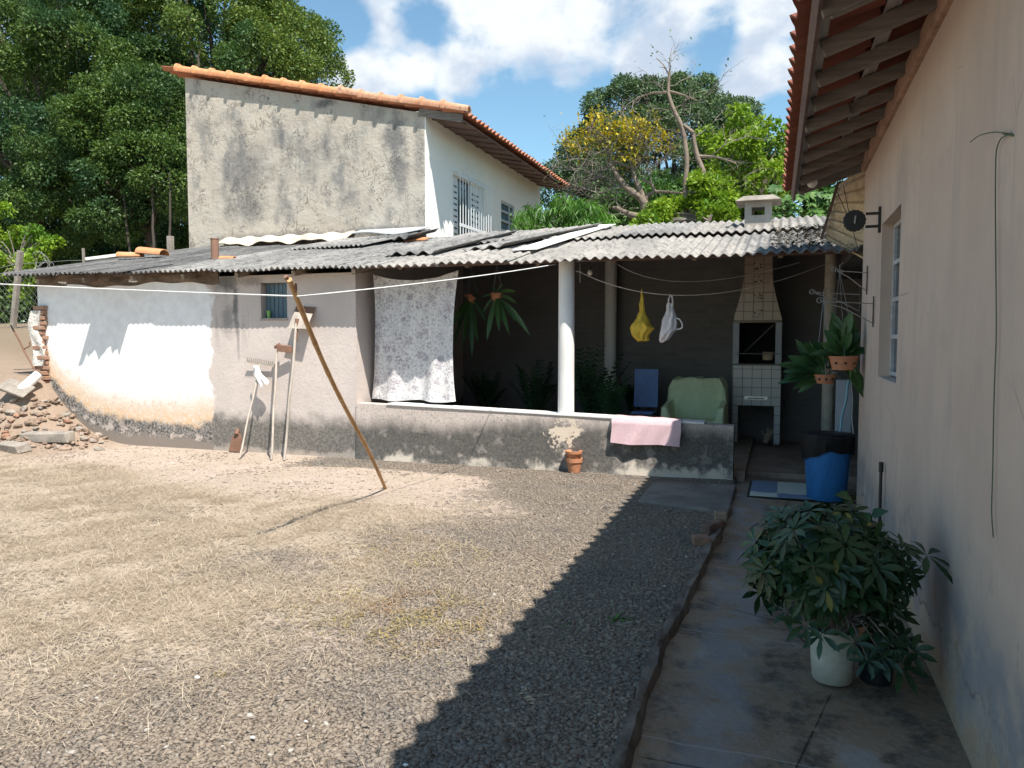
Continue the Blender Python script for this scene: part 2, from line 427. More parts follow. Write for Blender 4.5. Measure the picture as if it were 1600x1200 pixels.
def mat_ground():
    b = NB('yard_earth'); b.pos()
    n1 = b.noise(.8, 6, .6); n2 = b.noise(5, 6, .65); n3 = b.noise(45, 5, .7); n4 = b.noise(150, 3, .6)
    gr = b.attr('gravel'); stx = b.attr('straw')
    dirt = b.mix(b.rng(n2, .3, .7), (.42, .33, .27), (.49, .395, .33))
    dirt = b.mix(b.rng(b.noise(.9, 5, .6, b.vec(off=(4, 4, 0))), .42, .62), dirt, (.40, .325, .255))
    dirt = b.mix(b.rng(n3, .52, .64), dirt, (.25, .19, .155))
    dirt = b.mix(b.math('MULTIPLY', b.rng(n4, .5, .66), .5), dirt, (.56, .46, .39))
    straw = b.mix(b.rng(n2, .3, .7), (.40, .325, .25), (.48, .395, .31))
    straw = b.mix(b.rng(n3, .5, .66), straw, (.24, .185, .12))
    c = b.mix(b.rng(b.math('ADD', stx, b.math('MULTIPLY', b.math('SUBTRACT', n2, .5), .8)), .3, .7), dirt, straw)
    v = b.voro(38, None, 'F1', 'Distance')
    gv = b.mix(b.rng(n2, .35, .65), (.215, .175, .14), (.285, .238, .19))
    gv = b.mix(b.math('MULTIPLY', b.rng(v, .35, .55), .6), gv, (.085, .075, .068))
    gk = b.rng(b.math('ADD', gr, b.math('MULTIPLY', b.math('SUBTRACT', n2, .5), 1.6)), .25, .75)
    c = b.mix(gk, c, gv)
    c = b.mix(b.math('MULTIPLY', b.rng(b.x, -8.7, -9.8), b.rng(b.y, 7.2, 8.0)), c, b.mix(n2, (.24, .175, .13), (.36, .275, .21)))
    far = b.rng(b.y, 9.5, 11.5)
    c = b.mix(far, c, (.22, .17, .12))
    h = b.math('SUBTRACT', b.math('ADD', b.math('MULTIPLY', n3, .8), n2), b.math('MULTIPLY', v, .5))
    return b.done(c, .95, b.bump(h, .9, .02), .1)
def mat_fibre(name, light, dark, moss=.5):
    b = NB(name); b.pos()
    n1 = b.noise(1.2, 6, .62, b.vec((1.6, .5, 1))); n2 = b.noise(9, 6, .65, b.vec((2, .6, 1))); n3 = b.noise(45, 4, .6)
    c = b.mix(b.rng(n1, .3, .7), dark, light)
    c = b.mix(b.math('MULTIPLY', b.rng(n2, .47, .62), moss), c, (.055, .055, .055))
    c = b.mix(b.math('MULTIPLY', b.rng(n3, .56, .7), .6), c, [min(1, q * 1.5) for q in light])
    return b.done(c, .9, b.bump(b.math('ADD', n2, n3), .5, .006), .15)
def mat_clay(name, c1, c2, c3=(.10, .075, .06), amt=.6):
    b = NB(name); b.pos()
    n1 = b.noise(2.3, 6, .6); n2 = b.noise(14, 6, .7); 
    c = b.mix(b.rng(n1, .3, .7), c1, c2)
    c = b.mix(b.math('MULTIPLY', b.rng(n2, .52, .66), b.math('MULTIPLY', b.rng(n1, .4, .6), amt)), c, c3)
    return b.done(c, .85, b.bump(n2, .4, .006), .2)
def mat_wood(name, c1, c2, axis='y', rough=.85):
    b = NB(name); b.pos()
    sc = {'x': (1, 14, 14), 'y': (14, 1, 14), 'z': (14, 14, 1)}[axis]
    n1 = b.noise(2.2, 6, .65, b.vec(sc)); n2 = b.noise(1.2, 4)
    c = b.mix(b.rng(n1, .3, .7), c1, c2); c = b.mix(b.math('MULTIPLY', b.rng(n2, .5, .7), .4), c, [q * .5 for q in c1])
    return b.done(c, rough, b.bump(n1, .4, .004), .2)
def mat_tile(name, col, joint, size, z0=0., x0=0., var=.08):
    b = NB(name); b.pos()
    fx = b.math('FRACT', b.math('DIVIDE', b.math('SUBTRACT', b.math('ADD', b.x, b.math('MULTIPLY', b.y, .0)), x0), size))
    fy = b.math('FRACT', b.math('DIVIDE', b.y, size))
    fz = b.math('FRACT', b.math('DIVIDE', b.math('SUBTRACT', b.z, z0), size))
    nrm = b.n('ShaderNodeNewGeometry').outputs['Normal']
    sn = b.n('ShaderNodeSeparateXYZ'); b.t.links.new(nrm, sn.inputs[0])
    side = b.rng(b.math('ABSOLUTE', sn.outputs[0]), .7, .75)
    fh = b.math('ADD', b.math('MULTIPLY', fx, b.math('SUBTRACT', 1, side)), b.math('MULTIPLY', fy, side))
    e = lambda f: b.math('MAXIMUM', b.rng(f, .0, .055, 1, 0), b.rng(f, .945, 1., 0, 1))
    j = b.math('MAXIMUM', e(fh), e(fz))
    n1 = b.noise(3, 4)
    c = b.mix(n1, [q * (1 - var) for q in col], [min(1, q * (1 + var)) for q in col])
    c = b.mix(j, c, joint)
    return b.done(c, b.math('ADD', .25, b.math('MULTIPLY', j, .6)), b.bump(j, -.4, .003), .5)
def mat_brick_dark():
    b = NB('smoked_brick'); b.pos()
    bt = b.n('ShaderNodeTexBrick'); mp = b.vec((1, 1, 1))
    sw = b.n('ShaderNodeCombineXYZ'); b.set(sw.inputs[0], b.math('ADD', b.x, b.y)); b.set(sw.inputs[1], b.z)
    b.t.links.new(sw.outputs[0], bt.inputs[0])
    bt.inputs['Color1'].default_value = (.25, .23, .222, 1); bt.inputs['Color2'].default_value = (.20, .188, .185, 1); bt.inputs['Mortar'].default_value = (.235, .225, .215, 1)
    bt.inputs['Scale'].default_value = 1; bt.inputs['Brick Width'].default_value = .24; bt.inputs['Row Height'].default_value = .085; bt.inputs['Mortar Size'].default_value = .012
    n = b.noise(4, 6, .6); n1 = b.noise(1, 4)
    c = b.mix(b.math('MULTIPLY', n, .7), bt.outputs[0], (.125, .118, .116))
    c = b.mix(b.rng(n1, .5, .7), c, (.22, .205, .195))
    return b.done(c, .95, b.bump(bt.outputs['Fac'], -.5, .01), .1)
def mat_curtain():
    b = NB('printed_cotton'); b.pos()
    v1 = b.voro(6.6, b.vec((1, .2, .95)), 'F1', 'Distance', .75); v2 = b.voro(22, b.vec((1, .2, 1)), 'F1', 'Distance')
    pet = b.noise(38, 3, .6, b.vec((1, .2, 1))); vine = b.noise(11, 3, .55, b.vec((1, .2, 1)), 1.5)
    big = b.math('MULTIPLY', b.rng(v1, .40, .32), b.rng(pet, .44, .52))
    small = b.math('MULTIPLY', b.rng(v2, .38, .30), b.rng(pet, .40, .5))
    vn = b.rng(b.math('ABSOLUTE', b.math('SUBTRACT', vine, .5)), .016, .03, 1, 0)
    tone = b.mix(b.noise(2.5, 2), (.22, .19, .27), (.29, .20, .24))
    c = b.mix(b.math('MULTIPLY', big, .55), (.76, .735, .715), tone)
    c = b.mix(b.math('MULTIPLY', b.math('MAXIMUM', small, b.math('MULTIPLY', vn, .8)), .6), c, (.28, .25, .31))
    cr = b.noise(9, 4, .6, b.vec((1.2, 1, .35)))
    return b.done(c, .95, b.bump(cr, .45, .02), .05, trans=.12)

M = {}
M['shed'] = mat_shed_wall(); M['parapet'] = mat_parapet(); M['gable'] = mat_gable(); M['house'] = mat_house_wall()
M['path'] = mat_path(); M['ground'] = mat_ground(); M['curtain'] = mat_curtain(); M['brickdark'] = mat_brick_dark()
M['fibre'] = mat_fibre('fibre_cement', (.30, .285, .265), (.16, .155, .15), .6)
M['fibre_l'] = mat_fibre('pale_fibre_cement', (.345, .318, .288), (.22, .207, .19), .5)
M['fibre_d'] = mat_fibre('dark_fibre_cement', (.17, .165, .16), (.07, .07, .07), .7)
M['white_sheet'] = simple('white_sheet_metal', (.74, .71, .66), .6, .12, 2, .2)
M['zinc'] = simple('dull_zinc', (.50, .52, .53), .5, .25, 3, .3, metal=.3)
M['flash'] = simple('painted_flashing', (.62, .50, .38), .8, .35, 5, .4)
M['clay'] = mat_clay('orange_clay', (.52, .22, .10), (.62, .31, .16))
M['clay_r'] = mat_clay('red_clay', (.20, .07, .05), (.29, .11, .07), amt=.5)
M['terra'] = mat_clay('terracotta', (.42, .17, .09), (.52, .24, .13), amt=.25)
M['rafter'] = mat_wood('grey_timber', (.165, .145, .13), (.27, .24, .215), 'x')
M['batten'] = mat_wood('pale_batten', (.30, .28, .265), (.40, .375, .35), 'y')
M['soffit'] = mat_wood('brown_timber', (.13, .085, .075), (.20, .135, .115), 'x')
M['oldwood'] = mat_wood('old_timber', (.20, .15, .11), (.36, .28, .21), 'x')
M['handle'] = mat_wood('handle_wood', (.36, .31, .26), (.50, .44, .38), 'z')
M['bamboo'] = mat_wood('bamboo', (.36, .20, .09), (.52, .33, .17), 'z', .55)
M['white_wall'] = simple('white_paint', (.82, .80, .75), .85, .04, 1.5, .25, .15)
def _col():
    b = NB('white_column_paint'); b.pos(); n = b.noise(5, 6, .65, b.vec((1, 1, .35))); n2 = b.noise(26, 5, .65)
    c = b.mix(b.rng(n, .35, .7), (.76, .745, .72), (.66, .635, .60)); c = b.mix(b.math('MULTIPLY', b.rng(n2, .60, .68), b.rng(b.z, 1.3, .5, .1, .8)), c, (.45, .40, .35))
    return b.done(c, .85, b.bump(b.math('ADD', n, b.math('MULTIPLY', n2, .5)), .45, .012), .2)
M['column'] = _col()
M['grille'] = simple('white_enamel', (.75, .76, .77), .4, .05, 4, 0)
M['steel_d'] = simple('dark_wire', (.10, .095, .09), .6, .3, 20, .2, metal=.5)
M['wire'] = simple('galvanised_wire', (.33, .32, .31), .5, .2, 20, 0, metal=.6)
M['rust'] = mat_clay('rusty_iron', (.16, .085, .055), (.24, .14, .10), (.07, .05, .045))
M['blade'] = simple('muddy_blade', (.42, .36, .31), .7, .25, 9, .4)
M['rope'] = simple('pale_rope', (.72, .70, .67), .8, .1, 30, .2)
M['blue'] = simple('blue_plastic', (.03, .16, .42), .5, .22, 7, .25, .35, stretch=(1, 1, .35))
M['bag_black'] = simple('black_film', (.010, .010, .012), .5, .2, 12, .4, .2, bdist=.01)
M['black'] = simple('black_plastic', (.02, .021, .024), .4, .2, 8, .1, .4)
def _bucket():
    b = NB('stained_bucket'); b.pos(); n = b.noise(9, 6, .65); n2 = b.noise(30, 4)
    d = b.rng(b.math('ADD', b.z, b.math('MULTIPLY', n, .22)), .20, .02)
    c = b.mix(b.rng(n2, .3, .7), (.60, .57, .50), (.50, .47, .40)); c = b.mix(b.math('MULTIPLY', d, .75), c, (.26, .20, .15))
    return b.done(c, .55, b.bump(n2, .2, .003), .3)
M['white_pl'] = _bucket()
M['yellow'] = simple('yellow_film', (.66, .46, .06), .5, .12, 9, .5, .3, bdist=.01)
M['whitebag'] = simple('white_film', (.72, .70, .72), .45, .06, 9, .4, .3, bdist=.01)
M['pink'] = simple('pink_terry', (.80, .56, .59), .98, .1, 60, 1.0, .05, bdist=.01)
M['green_cloth'] = simple('lime_cotton', (.62, .69, .44), .95, .1, 3, .4, .05)
M['bluecloth'] = simple('blue_cloth', (.22, .33, .62), .9, .12, 4, .3)
M['glass_d'] = simple('dark_glass', (.035, .05, .06), .12, .3, 2, 0, .6)
M['shutter'] = simple('blue_shutter', (.10, .155, .19), .6, .25, 7, .2, stretch=(6, 1, .4))
M['greencup'] = simple('green_glass', (.22, .42, .12), .3, .1, 4, 0)
M['mortar'] = simple('lime_mortar', (.34, .28, .235), .95, .25, 6, .8, bdist=.02)
M['brick'] = mat_clay('raw_brick', (.26, .135, .088), (.36, .22, .15), (.38, .31, .25), 1.)
M['concrete'] = simple('grey_concrete', (.27, .235, .20), .92, .28, 4, .7, bdist=.012)
M['slab'] = simple('stained_slab', (.185, .165, .148), .9, .35, 2.2, .6, bdist=.012)
M['floor'] = simple('veranda_cement', (.30, .225, .175), .8, .3, 2.5, .4)
M['whiterag'] = simple('white_rag', (.76, .74, .72), .95, .08, 12, .5)
M['tilew'] = mat_tile('white_wall_tile', (.56, .53, .52), (.12, .095, .08), .133, .60, -.645)
M['tileb'] = mat_tile('beige_wall_tile', (.42, .32, .25), (.10, .065, .05), .133, 1.30, -.645)
M['soot'] = simple('soot', (.012, .012, .012), .95, .3, 4, .2)
M['steel'] = simple('brushed_steel', (.55, .56, .58), .3, .1, 12, 0, .5, .9)
M['mat_w'] = None
M['fib_beige'] = mat_fibre('beige_fibreglass', (.66, .52, .35), (.55, .43, .29), .25)
M['stone'] = simple('rubble_stone', (.27, .195, .145), .95, .35, 5, .8, bdist=.02)
M['trunk'] = simple('bark', (.19, .155, .125), .95, .35, 7, .9, stretch=(1, 1, .3), bdist=.02)
M['trunk_l'] = simple('pale_bark', (.215, .168, .13), .95, .3, 7, .8, stretch=(1, 1, .4), bdist=.02)
M['trunk_d'] = simple('dark_bark', (.075, .062, .05), .95, .35, 7, .6, stretch=(1, 1, .3))
M['twig'] = simple('grey_twig', (.23, .195, .17), .95, .3, 7, .3)
M['glow'] = simple('white_lamp_glass', (.80, .77, .70), .25, .03, 3, 0)
M['greencord'] = simple('green_cord', (.10, .135, .085), .6, .2, 20, 0)
M['palebl'] = simple('pale_blue_plastic', (.26, .46, .55), .5, .1, 6, 0)
M['greyboard'] = simple('grey_tile_board', (.36, .39, .43), .5, .1, 3, .1)
M['wicker'] = simple('wicker', (.42, .33, .22), .9, .3, 60, .6)
# foliage
M['lf_big'] = leafmat('broadleaf_dark', (.04, .095, .022), (.125, .19, .032), .55, .3, (.035, .09, .035), .35)
M['lf_big2'] = leafmat('broadleaf_olive', (.06, .125, .025), (.18, .235, .036), .55, .3, (.05, .115, .035), .35)
M['lf_dome'] = leafmat('fine_leaf', (.07, .125, .05), (.13, .20, .075), .6, .25, (.06, .11, .05), .4)
M['lf_yel'] = leafmat('yellow_leaf', (.48, .36, .02), (.62, .50, .03), .6, .3, (.28, .27, .03), 1.5)
M['lf_lime'] = leafmat('lime_leaf', (.14, .255, .016), (.28, .40, .03), .5, .35, (.10, .22, .02), .8)
M['lf_peach'] = leafmat('peach_leaf', (.065, .17, .018), (.13, .27, .032), .45, .35, (.055, .14, .02), 1.2)
M['lf_bush'] = leafmat('bush_leaf', (.06, .14, .028), (.12, .23, .04), .5, .3, (.045, .11, .025), 1.)
M['lf_scheff'] = leafmat('umbrella_leaf', (.016, .050, .016), (.040, .085, .028), .36, .1, (.013, .042, .015), 3., .5)
M['lf_orch'] = leafmat('orchid_leaf', (.04, .11, .04), (.085, .17, .05), .4, .2, (.035, .09, .035), 3.)
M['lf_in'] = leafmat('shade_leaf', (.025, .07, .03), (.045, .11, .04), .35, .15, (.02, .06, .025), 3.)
M['lf_weed'] = leafmat('weed_leaf', (.07, .16, .025), (.12, .24, .04), .5, .3)
M['lf_yold'] = leafmat('ageing_leaf', (.16, .17, .03), (.28, .24, .05), .5, .15)
M['straw'] = leafmat('dry_straw', (.32, .25, .175), (.64, .535, .41), .8, .25, (.52, .43, .325), 2., .1)
M['wgreen'] = leafmat('dry_clover', (.24, .19, .07), (.40, .31, .12), .7, .2, (.30, .19, .10), 2.)
def _gravel_mat():
    b = NB('crushed_stone'); b.pos()
    c = b.mix(b.island, (.165, .132, .105), (.285, .235, .185))
    c = b.mix(b.rng(b.island, .985, .995), c, (.40, .37, .33))
    c = b.mix(b.rng(b.noise(1.1, 4), .45, .65), c, b.mix(b.island, (.125, .108, .095), (.235, .203, .172)))
    return b.done(c, .9, b.bump(b.noise(120, 3), .3, .003), .15)
M['gravel'] = _gravel_mat()
# ================================================================== camera, sun, sky
scn = bpy.context.scene
cam = bpy.data.objects.new('camera', bpy.data.cameras.new('camera')); C.objects.link(cam)
cam.location = CAM; cam.rotation_euler = (PI / 2 - PITCH, 0, YAW)
cam.data.sensor_width = 36; cam.data.lens = F * 36 / 1600; cam.data.clip_end = 2000; cam.data.clip_start = .05
scn.camera = cam
SUN = Vector((.445, -.40, 1.0)).normalized()
sun = bpy.data.objects.new('sun', bpy.data.lights.new('sun', 'SUN')); C.objects.link(sun)
sun.data.energy = 4.6; sun.data.angle = R(.53); sun.data.color = (1, .95, .87)
sun.rotation_euler = SUN.to_track_quat('Z', 'Y').to_euler()
w = bpy.data.worlds.new('World'); scn.world = w; w.use_nodes = True
def build_sky():
    t = w.node_tree; bg = t.nodes['Background']
    sky = t.nodes.new('ShaderNodeTexSky'); sky.sky_type = 'NISHITA'; sky.sun_disc = False
    sky.sun_elevation = math.asin(SUN.z); sky.sun_rotation = math.atan2(SUN.x, SUN.y)
    sky.air_density = 1.0; sky.dust_density = .6; sky.ozone_density = 1.5
    tc = t.nodes.new('ShaderNodeTexCoord'); D = tc.outputs['Generated']
    def mth(op, a, b):
        n = t.nodes.new('ShaderNodeMath'); n.operation = op
        for i, q in ((0, a), (1, b)):
            if isinstance(q, bpy.types.NodeSocket): t.links.new(q, n.inputs[i])
            else: n.inputs[i].default_value = q
        return n.outputs[0]
    def noi(sc, det, off=0, dist=0.):
        mp = t.nodes.new('ShaderNodeMapping'); t.links.new(D, mp.inputs[0]); mp.inputs['Location'].default_value = (off, off * .7, off * 1.3); mp.inputs['Scale'].default_value = (1, 1, 1.35)
        n = t.nodes.new('ShaderNodeTexNoise'); t.links.new(mp.outputs[0], n.inputs['Vector'])
        n.inputs['Scale'].default_value = sc; n.inputs['Detail'].default_value = det; n.inputs['Roughness'].default_value = .55; n.inputs['Distortion'].default_value = dist
        return n.outputs[0]
    acc = None
    for px, py, r in ((800, 40, 150), (730, 110, 115), (650, 105, 80), (560, 100, 85), (600, 30, 90), (900, 60, 130), (1010, 75, 120), (1060, 20, 110), (1185, 120, 95), (1200, 20, 75), (1150, 165, 60), (870, 248, 38), (700, 165, 40), (540, 160, 50), (470, -60, 60), (1420, 60, 160), (905, 260, 26)):
        d = ray(px, py).normalized()
        n = t.nodes.new('ShaderNodeVectorMath'); n.operation = 'DISTANCE'; t.links.new(D, n.inputs[0]); n.inputs[1].default_value = d
        q = mth('SUBTRACT', 1.0, mth('DIVIDE', n.outputs['Value'], r / F * 1.05))
        acc = q if acc is None else mth('MAXIMUM', acc, q)
    n1 = noi(6.5, 9, 0, .2); n2 = noi(2.2, 6, 5); n3 = noi(18, 8, 2)
    acc = mth('MAXIMUM', acc, mth('SUBTRACT', mth('MULTIPLY', n2, 3.0), 1.95))
    for px, py, r in ((470, 20, 70), (665, 40, 40), (810, 235, 95), (720, 240, 70), (1110, 105, 45), (940, 190, 60), (640, 190, 45), (1215, 175, 35), (545, 45, 35)):
        d = ray(px, py).normalized()
        n = t.nodes.new('ShaderNodeVectorMath'); n.operation = 'DISTANCE'; t.links.new(D, n.inputs[0]); n.inputs[1].default_value = d
        acc = mth('SUBTRACT', acc, mth('MULTIPLY', mth('MAXIMUM', mth('SUBTRACT', 1.0, mth('DIVIDE', n.outputs['Value'], r / F * 1.35)), 0.), .85))
    dens = mth('ADD', acc, mth('MULTIPLY', mth('SUBTRACT', n1, .52), 3.0))
    dens = mth('ADD', dens, mth('MULTIPLY', mth('SUBTRACT', n3, .5), 1.3))
    mr = t.nodes.new('ShaderNodeMapRange'); mr.interpolation_type = 'SMOOTHSTEP'; t.links.new(dens, mr.inputs[0])
    mr.inputs[1].default_value = .0; mr.inputs[2].default_value = .75
    mr2 = t.nodes.new('ShaderNodeMapRange'); mr2.interpolation_type = 'SMOOTHSTEP'; t.links.new(mth('ADD', noi(5, 7, 9), mth('MULTIPLY', n3, .6)), mr2.inputs[0])
    mr2.inputs[1].default_value = .74; mr2.inputs[2].default_value = .96
    cc = t.nodes.new('ShaderNodeMix'); cc.data_type = 'RGBA'; t.links.new(mr2.outputs[0], cc.inputs[0])
    cc.inputs[6].default_value = (8.6, 9.0, 9.3, 1); cc.inputs[7].default_value = (5.3, 6.2, 7.5, 1)
    sk = t.nodes.new('ShaderNodeMix'); sk.data_type = 'RGBA'; sk.blend_type = 'MULTIPLY'; sk.inputs[0].default_value = 1
    t.links.new(sky.outputs[0], sk.inputs[6]); sk.inputs[7].default_value = (1.45, 1.75, 1.65, 1)
    mx = t.nodes.new('ShaderNodeMix'); mx.data_type = 'RGBA'
    t.links.new(mr.outputs[0], mx.inputs[0]); t.links.new(sk.outputs[2], mx.inputs[6]); t.links.new(cc.outputs[2], mx.inputs[7])
    t.links.new(mx.outputs[2], bg.inputs[0]); bg.inputs[1].default_value = .064
build_sky()
scn.view_settings.view_transform = 'Standard'; scn.view_settings.look = 'None'; scn.view_settings.gamma = 1
scn.view_settings.exposure = .85

# ================================================================== ground
_k = [at(x, y, Z=0.) for x, y in ((985, 1200), (999, 1131), (1024, 1055), (1049, 990), (1075, 943), (1104, 878), (1122, 842), (1145, 790), (1153, 762))]
def sst(a, b, x):
    t = np.clip((x - a) / (b - a), 0, 1); return t * t * (3 - 2 * t)
def KX(y): return np.interp(y, [p.y for p in _k], [p.x for p in _k])
def lin(a, b, x): return np.clip((x - a) / (b - a), 0, 1)
def gz(x, y):
    x = np.asarray(x, float); y = np.asarray(y, float)
    a = 1.0 * lin(-8.9, -10.75, x) ** 2.6 * sst(7.5, 9.0, y)
    b = .45 * sst(9.5, 17, y) * sst(-9.5, -12, x)
    c = .55 * sst(-10.75, -17, x) * sst(7.5, 11, y)
    bmp = .018 * np.sin(1.7 * x + .6) * np.sin(1.3 * y + 1) + .010 * np.sin(4.3 * x + y) * np.sin(3.7 * y - x)
    bmp *= sst(-.6, -1.4, x) * sst(8.7, 8.0, y)
    return a + b + c + bmp - .012 * sst(-.6, -1.2, x) - .16 * sst(-.05, -.02, x - KX(y)) * sst(9.6, 9.0, y) - .3 * sst(9.12, 9.3, y) * sst(-5.3, -5.0, x)
def wob(x, y):
    return .45 * np.sin(1.9 * x + 2.3 * y + .5) + .35 * np.sin(3.1 * y - 1.2 * x) + .2 * np.sin(5.3 * x + 4.1 * y + 2)
def m_gravel(x, y):
    w_ = wob(x, y)
    a = sst(-3.9, -1.5, x + .55 * w_ + .10 * (y - 5) - .25 * np.clip(4 - y, 0, 9))
    near = sst(4.1, 2.5, y + .4 * w_) * sst(-4.2, -2.0, x)
    foot = sst(7.95, 8.45, y + .2 * w_) * sst(-6.4, -5.2, x)
    d = np.hypot((x + 3.35) / .62, (y - 4.5) / .5); patch = sst(1.6, .3, d + .4 * w_) * .55
    return np.clip(np.maximum.reduce([a, near, foot, patch]), 0, 1)
def m_straw(x, y):
    w_ = wob(x * .8, y)
    a = sst(6.9, 5.6, y + .4 * w_ + .16 * (x + 3)) * np.maximum(sst(2.7, 4.0, y), sst(-1.9, -3.2, x + .3 * w_))
    return np.clip(a, 0, 1) * (1 - .88 * m_gravel(x, y))
def build_ground():
    def axis(segs):
        out = []
        for a, b, st in segs: out += list(np.arange(a, b, st))
        out.append(segs[-1][1]); return np.array(out)
    xs = axis([(-600, -100, 100), (-100, -20, 10), (-20, -12, .5), (-12, -5, .1), (-5, -.8, .06), (-.8, -.3, .02), (-.3, 4, .4), (4, 20, 4), (20, 100, 20), (100, 600, 100)])
    ys = axis([(-200, -40, 40), (-40, -4, 4), (-4, 1, .5), (1, 9.2, .06), (9.2, 20, .4), (20, 60, 5), (60, 200, 20), (200, 1200, 200)])
    X, Y = np.meshgrid(xs, ys, indexing='ij'); Z = gz(X, Y)
    V = np.stack([X, Y, Z], -1).reshape(-1, 3)
    i = np.arange(len(xs) - 1)[:, None] * len(ys) + np.arange(len(ys) - 1)[None]
    Fc = np.stack([i, i + len(ys), i + len(ys) + 1, i + 1], -1).reshape(-1, 4)
    o = npmesh('ground', V, Fc, M['ground'], None, True, (0, 0, 0))
    for nm, fn in (('gravel', m_gravel), ('straw', m_straw)):
        a = o.data.attributes.new(nm, 'FLOAT', 'POINT'); a.data.foreach_set('value', fn(V[:, 0], V[:, 1]).astype(np.float32))
    o['kind'] = 'structure'
build_ground()
def samp(n, x0, x1, y0, y1, mask, near=True):
    k = n * 4
    x = RNG.uniform(x0, x1, k); y = RNG.uniform(y0, y1, k)
    p = mask(x, y)
    if near: p = p * np.clip(9.0 / (y * y + 1e-3), .22, 1)
    # keep to the wedge the yard can be seen in, with a margin
    ok = (RNG.uniform(size=k) < p) & (x > -1.34 * y - .7) & (x < KX(y) - .05 + .02 * np.sin(9 * y))
    return x[ok][:n], y[ok][:n]
def build_gravel():
    x, y = samp(125000, -10, -.5, 1.6, 8.9, lambda a, b: np.maximum(m_gravel(a, b) ** 1.6, .05 + .16 * (np.sin(3.1 * a + b) * np.sin(2.7 * b - a) > .45)))
    n = len(x); s = RNG.gamma(6, .00125, n) + .0035
    base = np.array([[1, 0, 0], [-1, 0, 0], [0, 1, 0], [0, -1, 0], [0, 0, 1], [0, 0, -1]], float)
    fc = np.array([[0, 2, 4], [2, 1, 4], [1, 3, 4], [3, 0, 4], [2, 0, 5], [1, 2, 5], [3, 1, 5], [0, 3, 5]])
    V = base[None] + RNG.normal(0, .28, (n, 6, 3))
    V *= (s[:, None] * np.stack([RNG.uniform(.9, 1.6, n), RNG.uniform(.8, 1.2, n), RNG.uniform(.3, .55, n)], 1))[:, None, :]
    th = RNG.uniform(0, 2 * PI, n); c, sn = np.cos(th), np.sin(th)
    xx = V[..., 0] * c[:, None] - V[..., 1] * sn[:, None]; yy = V[..., 0] * sn[:, None] + V[..., 1] * c[:, None]
    V = np.stack([xx + x[:, None], yy + y[:, None], V[..., 2] + (gz(x, y) + s * .10)[:, None]], -1).reshape(-1, 3)
    Fc = (np.arange(n)[:, None, None] * 6 + fc[None]).reshape(-1, 3)
    o = npmesh('gravel', V, Fc, M['gravel'], None, False, (-2, 5, 0))
    tag(o, 'dark crushed stone spread over the yard', 'gravel', kind='stuff')
build_gravel()
def build_straw():
    def tuft(x, y): 
        return m_straw(x, y) * (.25 + .75 * (np.sin(7 * x + 3 * y) * np.sin(6 * y - 4 * x) + np.sin(2.3 * x) * np.sin(2.9 * y) > -.3))
    x, y = samp(150000, -11, -1.2, 2.2, 8.4, lambda a, b: np.clip(tuft(a, b) + .07 * (1 - .7 * m_gravel(a, b)), 0, 1), False)
    n = len(x); th = RNG.uniform(0, 2 * PI, n); el = np.abs(RNG.normal(0, .28, n))
    d = np.stack([np.cos(th), np.sin(th), np.tan(el)], 1)
    b = np.stack([x, y, gz(x, y) + .004], 1)
    V, Fc = leaves(b, d, RNG.uniform(.04, .15, n), RNG.uniform(.0016, .0036, n), droop=RNG.uniform(0, .25, n), cup=.1)
    tag(npmesh('dry_grass', V, Fc, M['straw'], None, False, (-4, 5, 0)), 'dry straw-coloured grass lying over the yard', 'grass', kind='stuff')
    # low reddish-yellow clover mats between the stones
    def cm(x, y):
        d1 = np.hypot((x + 2.05) / .85, (y - 3.95) / .75) + .3 * wob(x * 2, y * 2); d2 = np.hypot((x + 2.6) / .7, (y - 5.1) / .6) + .3 * wob(x * 2, y * 2)
        return np.clip(np.maximum(sst(1, .3, d1), .5 * sst(1, .3, d2)) * (np.sin(11 * x + 5 * y) * np.sin(9 * y - 7 * x) > -.25), 0, 1)
    x, y = samp(16000, -4, -.9, 2.8, 6.2, cm, False); n = len(x)
    b = np.stack([x, y, gz(x, y) + RNG.uniform(.002, .022, n)], 1); d = sphere_pts(n); d[:, 2] = np.abs(d[:, 2]) * .5
    V, Fc = leaves(b, d, RNG.uniform(.008, .018, n), RNG.uniform(.006, .011, n))
    tag(npmesh('ground_cover', V, Fc, M['wgreen'], None, False, (-2, 4, 0)), 'yellow and rusty low clover between the stones', 'ground cover', kind='stuff')
build_straw()

# concrete path and its brick edge
XH = .72; YF = 8.96; ZP = -.03
def kx(y):
    return float(np.interp(y, [p.y for p in _k], [p.x for p in _k])) + .006 * math.sin(6.1 * y)
mb = MB()
ys = [i * .1 - 3 for i in range(0, 121)]
mb.slab(lambda u, v: (kx(-3 + 11.95 * u) - .05 + (XH + .1 - kx(-3 + 11.95 * u)) * v, -3 + 11.95 * u,ZP - .012 * math.sin(PI * v) + .003 * math.sin(4 * u * 12 + 5 * v)), 120, 6, (0, 0, .12))
tag(mb.build('concrete_path', M['path'], smooth=True), kind='structure')
mb = MB()
def kerbf(u, v):
    y = .8 + 6.75 * u; q = Vector((0, y * 3.1, v * 2)); n1 = mnoise.noise(q); n2 = mnoise.noise(Vector((3, y * 9, v * 3)))
    x = kx(y) - .072 + .075 * v + .022 * n1 + .010 * n2
    z = .026 + .022 * n1 + .016 * mnoise.noise(Vector((5, y * 6, v * 2))) - (.05 if v in (0, 1) else 0)
    return Vector((x, y, z))
mb.slab(kerbf, 240, 5, (0, 0, .14))
tag(mb.build('kerb', simple('broken_kerb', (.15, .12, .097), .95, .4, 5, .9, bdist=.02), smooth=True), kind='structure')

